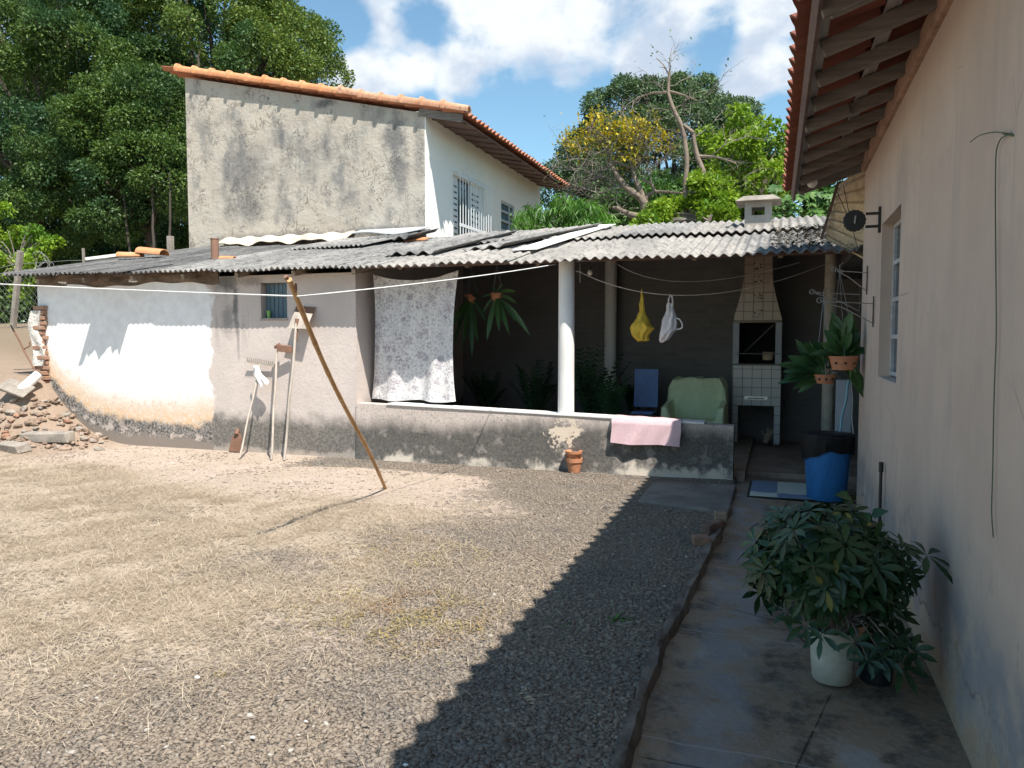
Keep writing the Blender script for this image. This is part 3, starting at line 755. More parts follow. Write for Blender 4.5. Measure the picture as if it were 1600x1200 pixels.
# ================================================================== clay tile sheets
def tilesheet(mb, E, U, S, length, slope, sp=.2, course=.36, amp=.04, th=.014, rag=.05, seg=8, jit=.006, seed=1):
    E = Vector(E); U = Vector(U).normalized(); S = Vector(S).normalized(); Nn = U.cross(S)
    if Nn.z < 0: Nn = -Nn
    rr = random.Random(seed); nu = int(round(length / sp)) * seg; nc = int(math.ceil(slope / course))
    for j in range(nc):
        off = [rr.uniform(-jit, jit) for _ in range(nu // seg + 2)]
        o2 = [rr.uniform(-jit, jit) for _ in range(nu // seg + 2)]
        def fn(u, v):
            a = u * length; ph = a / sp; k = int(ph + .5); cs = math.cos(2 * PI * ph)
            hh = amp * (cs if cs > 0 else cs * .6) + off[k]
            s0 = j * course - rag * max(0, cs) + o2[k]; s1 = (j + 1) * course + .05
            return E + U * a + S * (s0 + (s1 - s0) * v) + Nn * (hh + .032 * (1 - v))
        mb.slab(fn, nu, 1, Nn * th)
    return mb

# ================================================================== house on the right
YE = 8.05
def build_house():
    h = thing('house', (2.5, 4, 0), 'pink rendered house with deep timber eaves beside the concrete path', 'house')
    y0, y1 = at(1406, 400, X=XH).y, at(1377, 400, X=XH).y; z0, z1 = 1.28, 2.46
    mb = MB()
    mb.box(XH, XH + .2, -3, y0, -.3, 3.30); mb.box(XH, XH + .2, y1, YE, -.3, 3.30)
    mb.box(XH, XH + .2, y0, y1, -.3, z0); mb.box(XH, XH + .2, y0, y1, z1, 3.30)
    mb.prism([(XH + .2, YE, -.3), (7.3, YE, -.3), (7.3, YE, 3.2), (4, YE, 4.4), (XH + .2, YE, 3.30)], (0, -.2, 0))
    mb.box(XH + .2, 7.3, -3, -2.8, -.3, 3.2); mb.box(7.1, 7.3, -2.8, YE - .2, -.3, 3.2)
    mb.box(XH + .2, XH + .45, y0 - .3, y1 + .3, .9, 1.25)
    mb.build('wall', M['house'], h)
    sl = Vector((1, 0, .34)).normalized(); E = Vector((.09, -3.2, 3.13))
    mb = MB(); tilesheet(mb, E, (-.006, 1, 0), sl, YE + .85 + 3.2, 4.25, .205, .37, .034, .014, .014, 8, .006, 3)
    rf = mb.build('roof', M['clay_r'], h, smooth=True)
    mb = MB(); tilesheet(mb, Vector((8.1, -3.2, 3.11)), (0, 1, 0), Vector((-1, 0, .34)).normalized(), YE + 3.3, 4.55, .4, .8, .04, .014, .0, 4, .0, 4)
    mb.build('rear_roof', M['clay_r'], h)
    # timber under the eaves; everything measured down from the tile plane
    nn = Vector((-.34, 0, 1)).normalized()
    def on(s, y, d): return E + sl * s + Vector((-.006 * (y + 3.2), y + 3.2, 0)) - nn * d
    rj = random.Random(2)
    y = -.8
    while y < YE + .80:
        a = on(.10, y, .104); b = on(1.02, y, .104)
        mbr = MB(); mbr.beam(a, b, .046, .078)
        # short sistered tail
        if rj.random() < .3: mbr.beam(on(.06, y - .049, .108), on(.36 + rj.uniform(-.05, .1), y - .046, .104), .04, .074)
        mbr.build('rafter', M['rafter'], h, bevel=.004)
        y += .51 + rj.uniform(-.02, .02)
    for s, wd in ((.11, .06), (.46, .07), (.80, .07)):
        mbr = MB(); mbr.beam(on(s, -3, .044), on(s, YE + .83, .044), wd, .022, (nn.x, 0, nn.z)); mbr.build('batten', M['batten'], h)
    mbr = MB(); mbr.beam(on(.055, -3, .075), on(.055, YE + .84, .075), .02, .075, (nn.x, 0, nn.z)); mbr.build('fascia', M['soffit'], h)
    mbr = MB(); mbr.box(XH - .035, XH + .1, -3, YE, 3.14, 3.27)
    mbr.build('wall_plate', simple('orange_mortar', (.36, .225, .16), .95, .3, 4, .8, bdist=.02), h, bevel=.01)
    # barge rafter at the far end
    # window
    f = MB(); xf = XH + .10
    for yy in (y0 + .02, (y0 + y1) / 2, y1 - .02): f.box(xf - .02, xf + .02, yy - .02, yy + .02, z0 + .02, z1)
    for k in range(5):
        zz = z0 + .04 + (z1 - z0 - .06) * k / 4; f.box(xf - .017, xf + .017, y0, y1, zz - .016, zz + .016)
    fr = f.build('window', simple('peeling_grey_paint', (.42, .42, .43), .8, .3, 14, .6), h, bevel=.004)
    mb = MB(); mb.box(xf + .004, xf + .01, y0 + .01, y1 - .01, z0 + .02, z1 - .01); mb.build('pane', M['glass_d'], fr)
    mb = MB(); mb.box(XH + .003, XH + .12, y0 + .001, y1 - .001, z0 - .02, z0 + .012); mb.build('sill', M['house'], fr, bevel=.008)
    mb = MB()
    mb.grid(lambda u, v: (xf - .028 - .012 * math.sin(6 * u + 3 * v), y0 + .10 + .22 * u + .03 * v, z0 + .12 + .34 * v), 8, 8)
    c = mb.build('curtain', M['whiterag'], fr, smooth=True)
    return h
HOUSE = build_house()
# ================================================================== shed and veranda
def corr(mb, x0, x1, yA, zA, yB, zB, pitch=.1, amp=.018, th=.007, tilt=0., seg=6, ragf=None, skew=0., nv=3, sag=0.):
    """corrugated sheet, ridges running from the eave (yA,zA) up to (yB,zB)"""
    nu = max(6, int(round((x1 - x0) / pitch)) * seg)
    nn = Vector((0, -(zB - zA), (yB - yA))).normalized()
    def fn(u, v):
        x = x0 + (x1 - x0) * u; a = 2 * PI * x / pitch
        y = yA + (yB - yA) * v; z = zA + (zB - zA) * v + tilt * (u - .5) - sag * math.sin(PI * u)
        if ragf: y += ragf(x) * (1 - v)
        p = Vector((x + skew * v, y, z)) + nn * (amp * math.cos(a))
        return p
    return mb.slab(fn, nu, nv, nn * th)
YE0 = 8.66; ZB = 3.42; YB = 13.0
XL = at(60, 500, Y=YF).x
XJ = at(556, 500, Y=YF).x       # pink wall ends, veranda opening starts
XR = at(1146, 700, Y=YF).x      # free end of the parapet
SH = thing('shed', (-8, 11, 0), 'low white and bare plaster shed under a sagging corrugated roof', 'shed')
def build_shed():
    wa = at(407, 442, Y=YF); wb = at(449, 497, Y=YF)
    mb = MB(); t = .18; zt = 2.44
    x0, x1 = wa.x, wb.x; z0, z1 = wb.z, wa.z
    mb.box(XL, x0, YF, YF + t, -.3, zt); mb.box(x1, XJ, YF, YF + t, -.3, zt)
    mb.box(x0, x1, YF, YF + t, -.3, z0); mb.box(x0, x1, YF, YF + t, z1, zt)
    mb.prism([(XL, YF + t, -.3), (XL, YB, -.3), (XL, YB, 3.3), (XL, YF + t, 2.44)], (.18, 0, 0))
    mb.prism([(XJ, YF + t, -.3), (XJ, YB, -.3), (XJ, YB, 3.3), (XJ, YF + t, 2.44)], (-.18, 0, 0))
    mb.box(XL + .18, XJ - .18, YB - .18, YB, -.3, 3.3)
    mb.build('wall', M['shed'], SH)
    wd = MB()
    wd.box(x0, x1, YF + .12, YF + .14, z0, z1)
    for k in range(6): wd.box(x0 + (x1 - x0) * (k + .08) / 6, x0 + (x1 - x0) * (k + .92) / 6, YF + .108, YF + .12, z0 + .01, z1 - .01)
    wn = wd.build('window', M['shutter'], SH)
    mb = MB(); mb.box(x0 - .012, x1 + .012, YF - .012, YF + .1, z0 - .03, z0 + .003); mb.build('sill', M['mortar'], wn, bevel=.006)
    c = at(420, 490, Y=YF + .06); mb = MB(); mb.lathe([(.022, 0), (.03, .09), (.031, .10), (.026, .10), (.02, .01)], (c.x, YF + .06, z0 + .004), 14); tag(mb.build('drinking_cup', M['greencup'], smooth=True), 'green cup standing on the sill of the small shed window', 'cup')
    # rough timber and broken plaster under the eave
    mb = MB(); xp = at(342, 430, Y=YF).x
    mb.slab(lambda u, v: (XL + (xp - XL) * u, YF - .015 - .02 * math.sin(23 * u + 4 * v) * math.sin(9 * u), 2.36 + .17 * v + .014 * math.sin(31 * u) * (1 - v) + .02 * math.sin(11 * u) * (1 - v)), 60, 3, (0, -.05, 0))
    mb.build('wall_plate', simple('rotten_plate', (.16, .115, .085), .95, .5, 3, .9, stretch=(1, 1, 3), bdist=.03), SH)
    # bare brick corner
    mb = MB(); rr = random.Random(3); z = .35
    while z < 2.1:
        xo = XL - .03 + rr.uniform(-.02, .02)
        mb.obox((xo + .1, YF + .02 + rr.uniform(-.035, .01), z), (.24 + rr.uniform(-.06, .03), .16, .062), Matrix.Rotation(rr.uniform(-.06, .06), 3, 'Z'))
        z += .074 + rr.uniform(-.003, .008)
    mb.build('brick_corner', M['brick'], SH, bevel=.008)
    mb = MB(); mb.slab(lambda u, v: (XL - .07 + .20 * u + .05 * math.sin(7 * v), YF - .085 - .012 * math.sin(9 * v + 5 * u), 1.15 + .85 * v), 6, 14, (0, -.06, 0))
    mb.build('corner_plaster', simple('crumbling_plaster', (.66, .62, .57), .95, .3, 9, 1., bdist=.03), SH)
    # roof sheets
    rr = random.Random(8); x = XL - .32; i = 0
    xe = XJ + .45
    while x < xe - .1:
        wdt = min(1.02, xe - x + .08)
        zl = lambda xx: 2.535 - .012 * (xx - XL) if xx < -7 else 2.535 - .012 * (-7 - XL)
        mb = MB(); corr(mb, x, x + wdt, YE0 + rr.uniform(-.012, .012), zl(x) + .012 * (i % 2), YB + .1, ZB + .012 * (i % 2) + rr.uniform(-.02, .02), .088, .019, .006, rr.uniform(-.012, .012), 6, sag=.01)
        mb.build('roof_sheet', M['fibre_d'] if i < 3 else M['fibre'], SH, smooth=True)
        x += wdt - .06; i += 1
    # rafters ends
    for k in range(7):
        xx = XL + .3 + k * .9; mb = MB(); mb.beam((xx, YE0 + .06, 2.425), (xx, YB, ZB - .09), .05, .07); mb.build('rafter', M['oldwood'], SH)
build_shed()
# timber tip, plus an added sheet shaped to cast a ragged shadow on the wall
p = at(120, 432, Y=8.45); q = at(182, 432, Y=8.45)
mb = MB()
rag = [0, .03, -.02, .06, .01, -.05, .05, .10, .02, .07, .0]
def rg(x):
    u = (x - p.x) / (q.x - p.x); i = max(0, min(9, int(u * 10))); f = u * 10 - i
    e = rag[i] * (1 - f) + rag[i + 1] * f
    return (-.07 if u < .12 else 0) + e * .6
corr(mb, p.x, q.x, YE0 - .175, 2.505, YE0 + .9, 2.72, .077, .012, .006, 0, 8, rg)
tag(mb.build('shadow_sheet', M['fibre_d'], smooth=True), 'dark ragged corrugated sheet added past the shed eave to cast a shadow on the wall', 'roof sheet')
mb = MB(); mb.beam(at(8, 428, Y=9.0), at(150, 416, Y=10.2), .09, .02)
tag(mb.build('board', M['oldwood'], bevel=.003), 'weathered board poking out at the left end of the shed roof', 'board')

VR = thing('veranda', (-2.2, 10.5, 0), 'open veranda with a mouldy parapet, white columns and grey corrugated roof', 'veranda')
ZT = .655
def zp(x): return .60 + .125 * (XR - x) / (XR - XJ)
def build_veranda():
    mb = MB()
    mb.slab(lambda u, v: (XJ + (XR - XJ) * u, YF - .02 + .012 * math.sin(9 * u) * math.sin(3 * v) - .05 * (1 - v) ** 3, -.2 + (zp(XJ + (XR - XJ) * u) + .2) * v), 60, 10, (0, -.2, 0))
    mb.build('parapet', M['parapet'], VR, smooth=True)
    mb = MB(); xs = at(606, 632, Y=YF).x
    mb.slab(lambda u, v: (xs + (XR - .32 - xs) * u, YF - .035 + .25 * v, zp(xs + (XR - .32 - xs) * u) + .024), 20, 1, (0, 0, .022))
    mb.build('sill', M['column'], VR, bevel=.004)
    # columns
    for nm, px, Y in (('column', 885, YF + .09), ('column', 954, 12.35)):
        c = at(px, 500, Y=Y); mb = MB(); b0 = zp(c.x) + .02 if Y < 10 else 0
        mb.lathe([(.098, b0), (.097, b0 + .6), (.095, 2.50 if Y < 10 else 3.2)], (c.x, c.y, 0), 28); mb.build(nm, M['column'], VR, smooth=True)
    c = at(1297, 480, Y=10.8); mb = MB(); mb.lathe([(.075, 0), (.072, 2.85)], (c.x, c.y, 0), 20); mb.build('post', simple('dull_post_paint', (.42, .37, .31), .8, .2, 3, .3), VR, smooth=True)
    # beams
    mb = MB(); mb.box(XJ, .72, YF + .08, YF + .18, 2.492, 2.525); mb.build('beam', M['soffit'], VR, bevel=.006)
    x = XJ + .5
    while x < .7:
        mb = MB(); mb.beam((x, YF + .3, 2.505), (x, YB, ZB - .10), .05, .05); mb.build('rafter', M['oldwood'], VR); x += .95
    # back and side walls
    mb = MB(); mb.box(XJ, 1.6, 12.6, 12.8, -.2, 3.27); mb.box(1.4, 1.6, YE + .25, 12.6, -.2, 2.45)
    mb.build('back_wall', M['brickdark'], VR)
    mb = MB(); mb.box(XJ, XR + .12, YF + .22, 12.6, -.25, .06); mb.box(XR + .12, 1.4, 9.55, 12.6, -.25, .0)
    mb.build('floor', M['floor'], VR, bevel=.006)
    mb = MB(); mb.box(XR, 1.4, 8.95, 9.55, -.2, -.06); mb.build('doorstep', M['floor'], VR, bevel=.01)
    mb = MB(); mb.box(.70, 1.65, YE + .06, 12.8, 2.455, 2.475); mb.box(.74, 1.6, YE + .03, YE + .055, -.2, 2.44); mb.prism([(.70, 8.72, 2.476), (.70, 12.75, 2.476), (.70, 12.75, 3.33), (.70, 8.72, 2.49)], (.03, 0, 0)); mb.build('side_sun_block', M['fibre_d'], VR)  # hidden sheets added to keep sun out of the right end
    # roof sheets, two courses
    rr = random.Random(4); x = XJ + .38; i = 0
    while x < .74:
        wdt = min(.96, .80 - x)
        if wdt < .25: break
        dz = .014 * (i % 2); tl = rr.uniform(-.012, .012)
        mb = MB(); corr(mb, x, x + wdt, YE0 + rr.uniform(-.025, .025), 2.475 + dz, 11.1, 2.475 + (ZB - 2.475) * (11.1 - YE0) / (YB - YE0) + dz, .118, .018, .007, tl, 8)
        mb.build('roof_sheet', M['fibre_l'] if i < 5 else M['fibre'], VR, smooth=True)
        mb = MB(); corr(mb, x + .01, x + wdt + .01, 10.85 + rr.uniform(-.03, .03), 2.475 + (ZB - 2.475) * (10.85 - YE0) / (YB - YE0) + .05 + dz, YB + .15, ZB + .05 + dz, .118, .018, .007, tl, 8)
        mb.build('roof_sheet', M['fibre_l'] if i % 3 else M['fibre'], VR, smooth=True)
        x += wdt - .07; i += 1
build_veranda()
def roofz(y): return 2.475 + (ZB - 2.475) * (y - YE0) / (YB - YE0)
# loose sheets lying on the roof
def loose(px0, px1, y0, y1, lift, pitch, amp, mat, name, label, tilt=0., skew=0., th=.008):
    a = at(px0, 380, Y=y0).x; b = at(px1, 380, Y=y0).x
    mb = MB(); corr(mb, a, b, y0, roofz(y0) + lift, y1, roofz(y1) + lift + .03, pitch, amp, th, tilt, 8, skew=skew)
    return tag(mb.build(name, mat, smooth=True), label, 'roof sheet')
loose(598, 680, 9.6, 12.2, .06, .2, .026, M['fibre'], 'loose_roof_sheet', 'grey wide-waved sheet lying loose on the roof above the hanging printed cloth', skew=.3)
loose(800, 838, 9.5, 12.8, .06, 2.0, .004, M['white_sheet'], 'loose_roof_sheet', 'flat white sheet lying on the veranda roof', skew=.35)
loose(722, 790, 9.9, 12.5, .065, .22, .025, M['fibre'], 'loose_roof_sheet', 'grey curled sheet lying beside the flat white sheet on the roof', .05, .75)
loose(452, 566, 11.2, 12.6, .05, .09, .016, M['fibre'], 'loose_roof_sheet', 'grey small-waved sheet lying on the roof below the tall gable', .03, .2)
loose(575, 640, 12.0, 13.0, .08, .2, .03, M['fibre_d'], 'loose_roof_sheet', 'short dark wide-waved sheet against the foot of the tall gable', .02, .1)
# flashing at the foot of the gable
mb = MB(); a = at(345, 380, Y=13.05); b = at(550, 374, Y=13.05)
mb.slab(lambda u, v: (a.x + (b.x - a.x) * u, 12.85 + .33 * v, 3.44 + .03 * math.sin(19 * u) * (1 - v) + .17 * v + .02 * math.sin(40 * u)), 40, 4, (0, 0, .012))
tag(mb.build('flashing', M['flash'], smooth=True), 'dented cream and rust flashing strip along the gable foot', 'flashing')
mb = MB(); a = at(556, 372, Y=12.9); b = at(668, 366, Y=12.9)
mb.slab(lambda u, v: (a.x + (b.x - a.x) * u, 12.55 + .6 * v, roofz(12.6) + .14 + .16 * v + .03 * math.sin(7 * u) * (1 - v)), 24, 3, (0, 0, .01))
tag(mb.build('flashing', M['zinc'], smooth=True), 'pale bent metal flashing at the corner of the tall gable', 'flashing')
mb = MB(); c = at(650, 374, Y=12.4); mb.obox(c, (.42, .22, .03), Matrix.Rotation(.3, 3, 'X'))
tag(mb.build('roof_tile', M['clay'], bevel=.008), 'flat orange tile at the corner below the white side wall', 'roof tile')
# flue pipe and tiles on the shed roof
fl = at(336, 404, Y=10.3); zr = 2.52 + (ZB - 2.52) * (10.3 - YE0) / (YB - YE0)
mb = MB(); mb.lathe([(.062, zr - .15), (.062, zr + .30), (.068, zr + .30), (.068, zr + .315), (.055, zr + .315), (.055, zr + .1)], (fl.x, 10.3, 0), 20)
mb.build('flue_pipe', mat_clay('brown_pipe', (.24, .13, .09), (.30, .17, .12), amt=.3), SH, smooth=True)
def halftile(name, c, rz, lab, mat, pitch=.0, L=.42, w0=.2, w1=.15):
    mb = MB(); m = Matrix.Rotation(rz, 3, 'Z') @ Matrix.Rotation(pitch, 3, 'Y')
    def fn(u, v):
        w_ = (w0 + (w1 - w0) * u) / 2; t = PI * (v - .5) * 1.0
        return Vector(c) + m @ Vector((L * (u - .5), w_ * math.sin(t) * 1.0 + .0, w_ * math.cos(t) * .75))
    mb.slab(fn, 6, 10, (0, 0, .014)); return tag(mb.build(name, mat, smooth=True), lab, 'roof tile', 'loose tiles on the shed roof')
c = at(204, 400, Y=10.6); halftile('roof_tile', c, .25, 'orange clay tile lying left of the pair on the shed roof', M['clay'])
c = at(238, 396, Y=10.7); halftile('roof_tile', c, .05, 'bright orange tile, upper of the pair on the shed roof', M['clay'], .1, .5, .26, .24)
c = at(356, 404, Y=10.1); halftile('roof_tile', c, .1, 'small orange tile lying beside the brown flue pipe', M['clay'], 0, .25, .12, .1)
mb = MB(); a = at(133, 405, Y=10.6); b = at(205, 396, Y=11.2); mb.beam(a, b, .12, .05)
tag(mb.build('board', M['white_sheet'], bevel=.004), 'pale board lying on the left of the shed roof', 'board')
mb = MB(); c = at(318, 412, Y=10); 
for k in range(4): mb.ball((c.x + .08 * k, 10 + .03 * (k % 2), c.z - .02), .05, 7, 5, (1.3, 1, .5))
tag(mb.build('rubble_lump', M['concrete']), 'small lump of broken mortar left of the flue pipe', 'rubble')

# ================================================================== house with the tall gable
YG = 13.2
def build_gable_house():
    cR = at(665, 200, Y=YG); eX = at(726, 186, Y=YG).x; xl = at(289, 120, Y=YG).x
    g = thing('gable_house', (-9, 16, 0), 'tall two-storey house with a stained bare gable and white side wall', 'house')
    slope = .225; zE = 5.63
    def zt(x): return zE + (eX - x) * slope - .03
    Y2 = 20.4; xw = cR.x
    mb = MB(); 
    mb.prism([(xl, YG, 1.5), (xw - .02, YG, 1.5), (xw - .02, YG, zt(xw) - .07), (xl, YG, zt(xl) - .07)], (0, .2, 0))
    mb.build('gable_wall', M['gable'], g)
    mb = MB()
    w1 = [at(708, 275, X=xw), at(756, 372, X=xw)]; w2 = [at(783, 315, X=xw), at(804, 368, X=xw)]
    ya, yb = w1[0].y, w1[1].y; yc, yd = w2[0].y, w2[1].y
    za1 = 4.86; za0 = 3.1; zc1 = 4.80; zc0 = 3.85; zt_ = zt(xw) - .02
    for (a, b, c, d) in ((YG + .0, ya, 1.5, zt_), (ya, yb, 1.5, za0), (ya, yb, za1, zt_), (yb, yc, 1.5, zt_), (yc, yd, 1.5, zc0), (yc, yd, zc1, zt_), (yd, Y2, 1.5, zt_)):
        mb.box(xw - .2, xw, a + (.003 if a == YG else 0), b, c, d)
    mb.box(xl, xl + .2, YG + .2, Y2, 1.5, zt(xl) - .1); mb.box(xl + .2, xw - .2, Y2 - .2, Y2, 1.5, zt_ - .05)
    mb.build('side_wall', M['white_wall'], g)
    # roof
    S = Vector((-1, 0, slope)).normalized()
    mb = MB(); tilesheet(mb, (eX, YG - .12, zE), (0, 1, 0), S, Y2 - YG + .3, 6.75, .205, .38, .04, .014, .04, 8, .006, 9)
    mb.build('roof', mat_clay('weathered_red_tile', (.36, .13, .075), (.48, .21, .12), amt=.5), g, smooth=True)
    # eaves boarding and rafters
    mb = MB(); mb.hexa([(eX + .06 - .12, YG + .05, zE - .10), (xw, YG + .05, zt(xw) - .10), (xw, Y2, zt(xw) - .10), (eX - .06, Y2, zE - .10), (eX - .06, YG + .05, zE - .085), (xw, YG + .05, zt(xw) - .085), (xw, Y2, zt(xw) - .085), (eX - .06, Y2, zE - .085)])
    mb.build('soffit', M['soffit'], g)
    y = YG + .3
    while y < Y2:
        mb = MB(); mb.beam((eX - .12, y, zE - .105), (xw + .0, y, zt(xw) - .105), .06, .03); mb.build('rafter', M['soffit'], g); y += .55
    mb = MB(); mb.beam((eX - .05, YG + .0, zE - .09), (eX - .9, YG + .0, zE + .85 * slope - .09), .05, .14); mb.build('rafter', M['rafter'], g)
    # verge caps
    a = Vector((xl - .12, YG - .06, zt(xl - .12) + .09)); b = Vector((eX + .02, YG - .06, zE + .07)); n = 15
    for i in range(n):
        t0 = i / n; t1 = (i + 1) / n + .016; p = a.lerp(b, t0); q = a.lerp(b, t1)
        d = (q - p).normalized(); up = Vector((0, -.0, 1)); jz = RNG.uniform(-.012, .012)
        mb = MB()
        def fn(u, v):
            r_ = (.115 if u < .12 else .084) + .012 * (1 - u); t = PI * 1.25 * (v - .5)
            return p.lerp(q, u) + Vector((0, -r_ * math.sin(t), r_ * math.cos(t) * .95 - .03 + jz))
        def fn2(u, v):
            uu = [0, .10, .12, .5, 1][int(round(u * 4))]; return fn(uu, v)
        mb.slab(fn2, 4, 10, (0, 0, .014)); mb.build('verge_tile', M['clay'] if i < 9 else mat_clay('mossy_clay', (.44, .20, .11), (.58, .34, .22), (.16, .10, .08), .9), g, smooth=True)
    # barred window
    wn = MB(); xi = xw - .1
    for (c, d) in ((ya, ya + .42), (yb - .62, yb)):
        wn.box(xi - .02, xi + .02, c, d, za0, za1)
    o1 = wn.build('window', M['grille'], g)
    sl = MB()
    for (c, d) in ((ya + .08, ya + .36), (yb - .55, yb - .1)):
        z = za0 + .1
        while z < za1 - .1:
            for e0, e1 in ((0, .42), (.58, 1)):
                sl = MB(); sl.box(xi + .02, xi + .028, c + (d - c) * e0, c + (d - c) * e1, z, z + .035); sl.build('louvre', M['glass_d'], o1)
            z += .12
    mb = MB(); mb.box(xi - .03, xi - .022, ya, yb, za0, za1); mb.build('pane', M['glass_d'], o1)
    gr = MB(); xg = xw + .16
    for k in range(13):
        yy = ya - .02 + (yb - ya + .04) * k / 12; gr.tube([(xw - .0, yy, za1 + .06), (xg - .05, yy, za1 + .05), (xg, yy, za1 - .05), (xg, yy, za0 - .05)], .009, 5)
    for z in (za1 - .05, za0 + .75, za0 + .72): gr.box(xg - .012, xg + .012, ya - .03, yb + .03, z - .012, z + .012)
    gr.build('grille', M['grille'], o1)
    # small hinged window
    fr = MB()
    for z in (zc0 + .03, zc0 + .27, zc0 + .5, zc0 + .72, zc1 - .03): fr.box(xw - .06, xw - .02, yc, yd, z - .025, z + .025)
    for yy in (yc + .025, yc + (yd - yc) * .68, yd - .025): fr.box(xw - .062, xw - .018, yy - .025, yy + .025, zc0, zc1)
    o2 = fr.build('window', simple('grey_frame', (.42, .46, .48), .5, .1, 4, 0), g)
    mb = MB(); mb.box(xw - .09, xw - .075, yc, yd, zc0, zc1); mb.build('pane', simple('blue_glass', (.07, .13, .17), .15, .2, 3, 0, .6), o2)
build_gable_house()
def limb(mb, pts, r0, r1, n=8, wig=.0):
    k = len(pts); P = []
    for i in range(k - 1):
        a = Vector(pts[i]); b = Vector(pts[i + 1])
        for j in range(5): P.append(a.lerp(b, j / 5))
    P.append(Vector(pts[-1])); m = len(P)
    # smooth the kinks
    for _ in range(2):
        Q = P[:]
        for i in range(1, m - 1): Q[i] = (P[i - 1] + P[i] * 2 + P[i + 1]) / 4
        P = Q
    if wig:
        P = [p + Vector(mnoise.noise_vector(p * 1.7)) * wig for p in P]
    mb.tube(P, [r0 + (r1 - r0) * i / (m - 1) for i in range(m)], n)
    return P
# ================================================================== barbecue
def build_bbq():
    Y = 11.7; xl = at(1144, 600, Y=Y).x; xr = at(1220, 600, Y=Y).x; wdt = xr - xl; D = .62
    g = thing('barbecue_grill', ((xl + xr) / 2, Y + .3, 0), 'white tiled masonry barbecue with tapered hood inside the veranda', 'barbecue')
    zc = at(1180, 571, Y=Y).z; zo = at(1180, 503, Y=Y).z; zn = at(1180, 634, Y=Y).z; ztop = at(1180, 408, Y=Y).z
    b = Y + D; s = .085
    mb = MB()
    mb.box(xl, xl + s, Y, b, .05, zn); mb.box(xr - s, xr, Y, b, .05, zn); mb.box(xl, xr, Y, b, zn, zc)
    mb.build('base', M['tilew'], g, bevel=.003)
    mb = MB(); mb.box(xl - .012, xr + .012, Y - .014, b, zc + .001, zc + .022); mb.build('counter', M['slab'], g, bevel=.004)
    for q0 in (xl, xr - s):
        mb = MB(); mb.box(q0, q0 + s, Y, b, zc + .023, zo); mb.build('jamb', M['greyboard'], g)
    mb = MB(); mb.box(xl + s, xr - s, b - .06, b, zc + .023, zo); mb.box(xl + s + .002, xl + s + .01, Y + .05, b - .06, zc + .023, zo); mb.box(xr - s - .01, xr - s - .002, Y + .05, b - .06, zc + .023, zo); mb.build('firebox', M['soot'], g)
    # tapered hood, concave sides
    mb = MB(); zs = [zo, zo + .05, zo + .2, zo + .42, zo + .62, zo + .8, ztop, ztop + .5]
    hw = [.5, .495, .43, .345, .295, .285, .28, .28]; cx = (xl + xr) / 2 + .0
    rows = []
    for z, h in zip(zs, hw):
        dd = D * (1 if h > .49 else max(.62, h / .5)); rows.append([(cx - h * wdt, Y, z), (cx + h * wdt, Y, z), (cx + h * wdt, Y + dd, z), (cx - h * wdt, Y + dd, z)])
    vs = [p for r_ in rows for p in r_]; fs = [(3, 2, 1, 0), tuple(len(vs) - 4 + i for i in range(4))]
    for i in range(len(rows) - 1):
        for j in range(4): j2 = (j + 1) % 4; fs.append((4 * i + j, 4 * i + j2, 4 * i + 4 + j2, 4 * i + 4 + j))
    mb.add(vs, fs); mb.build('hood', M['tileb'], g)
    mb = MB(); mb.box(xl, xr, Y - .012, Y + .05, zo - .012, zo + .012); mb.build('lintel', M['floor'], g)
    b_ = NB('flower_tile'); b_.pos()
    v = b_.voro(26, None, 'F1', 'Distance'); mt = b_.done(b_.mix(b_.rng(v, .3, .42), (.06, .045, .035), (.40, .33, .26)), .3, None, .4)
    for py in (415, 438, 463, 490):
        c = at(1185, py, Y=Y); mb = MB(); mb.box(c.x - .056, c.x + .056, Y - .005, Y - .002, c.z - .056, c.z + .056); mb.build('decorative_tile', mt, g)
    # ash drawer handle, grill rod
    c = at(1181, 622, Y=Y); mb = MB(); mb.box(c.x - .165, c.x + .165, Y - .012, Y - .002, c.z - .028, c.z + .028); dr = mb.build('drawer', M['steel'], g, bevel=.004)
    mb = MB(); mb.tube([(c.x - .11, Y - .012, c.z), (c.x - .09, Y - .05, c.z), (c.x + .09, Y - .05, c.z), (c.x + .11, Y - .012, c.z)], .008, 6); mb.build('handle', M['steel'], dr)
    for z in (zc + .17,):
        mb = MB(); mb.tube([(xl + .03, Y - .02, z), (xr - .03, Y - .02, z)], .008, 6); mb.build('spit_rod', M['steel'], g)
    mb = MB(); mb.beam((xl + .16, Y + .25, zc + .19), (xr - .12, Y + .2, zo - .04), .04, .015); mb.build('lever', M['steel_d'], g)
    # chimney above the roof
    cc = at(1185, 340, Y=Y + .25); hw_ = .185; zr = roofz(Y)
    z1 = at(1185, 318, Y=Y + .25).z; y0, y1 = Y + .06, Y + .44; x0, x1 = cc.x - hw_, cc.x + hw_
    mb = MB(); zw0 = at(1185, 335, Y=Y).z; zw1 = at(1185, 322, Y=Y).z; a, d = cc.x - .09, cc.x + .09
    mb.box(x0, x1, y0, y1, zr - .2, zw0)
    for (p, q) in ((x0, a), (d, x1)): mb.box(p, q, y0, y1, zw0, zw1)
    mb.box(x0, x1, y0, y1, zw1, z1)
    ch = mb.build('chimney', simple('chimney_render', (.34, .31, .275), .9, .15, 4, .5), g)
    mb = MB(); mb.hexa([(x0 - .13, y0 - .13, z1), (x1 + .13, y0 - .13, z1), (x1 + .13, y1 + .13, z1), (x0 - .13, y1 + .13, z1), (x0 - .02, y0 - .02, z1 + .085), (x1 + .02, y0 - .02, z1 + .085), (x1 + .02, y1 + .02, z1 + .085), (x0 - .02, y1 + .02, z1 + .085)])
    mb.build('cap', M['concrete'], ch, bevel=.012)
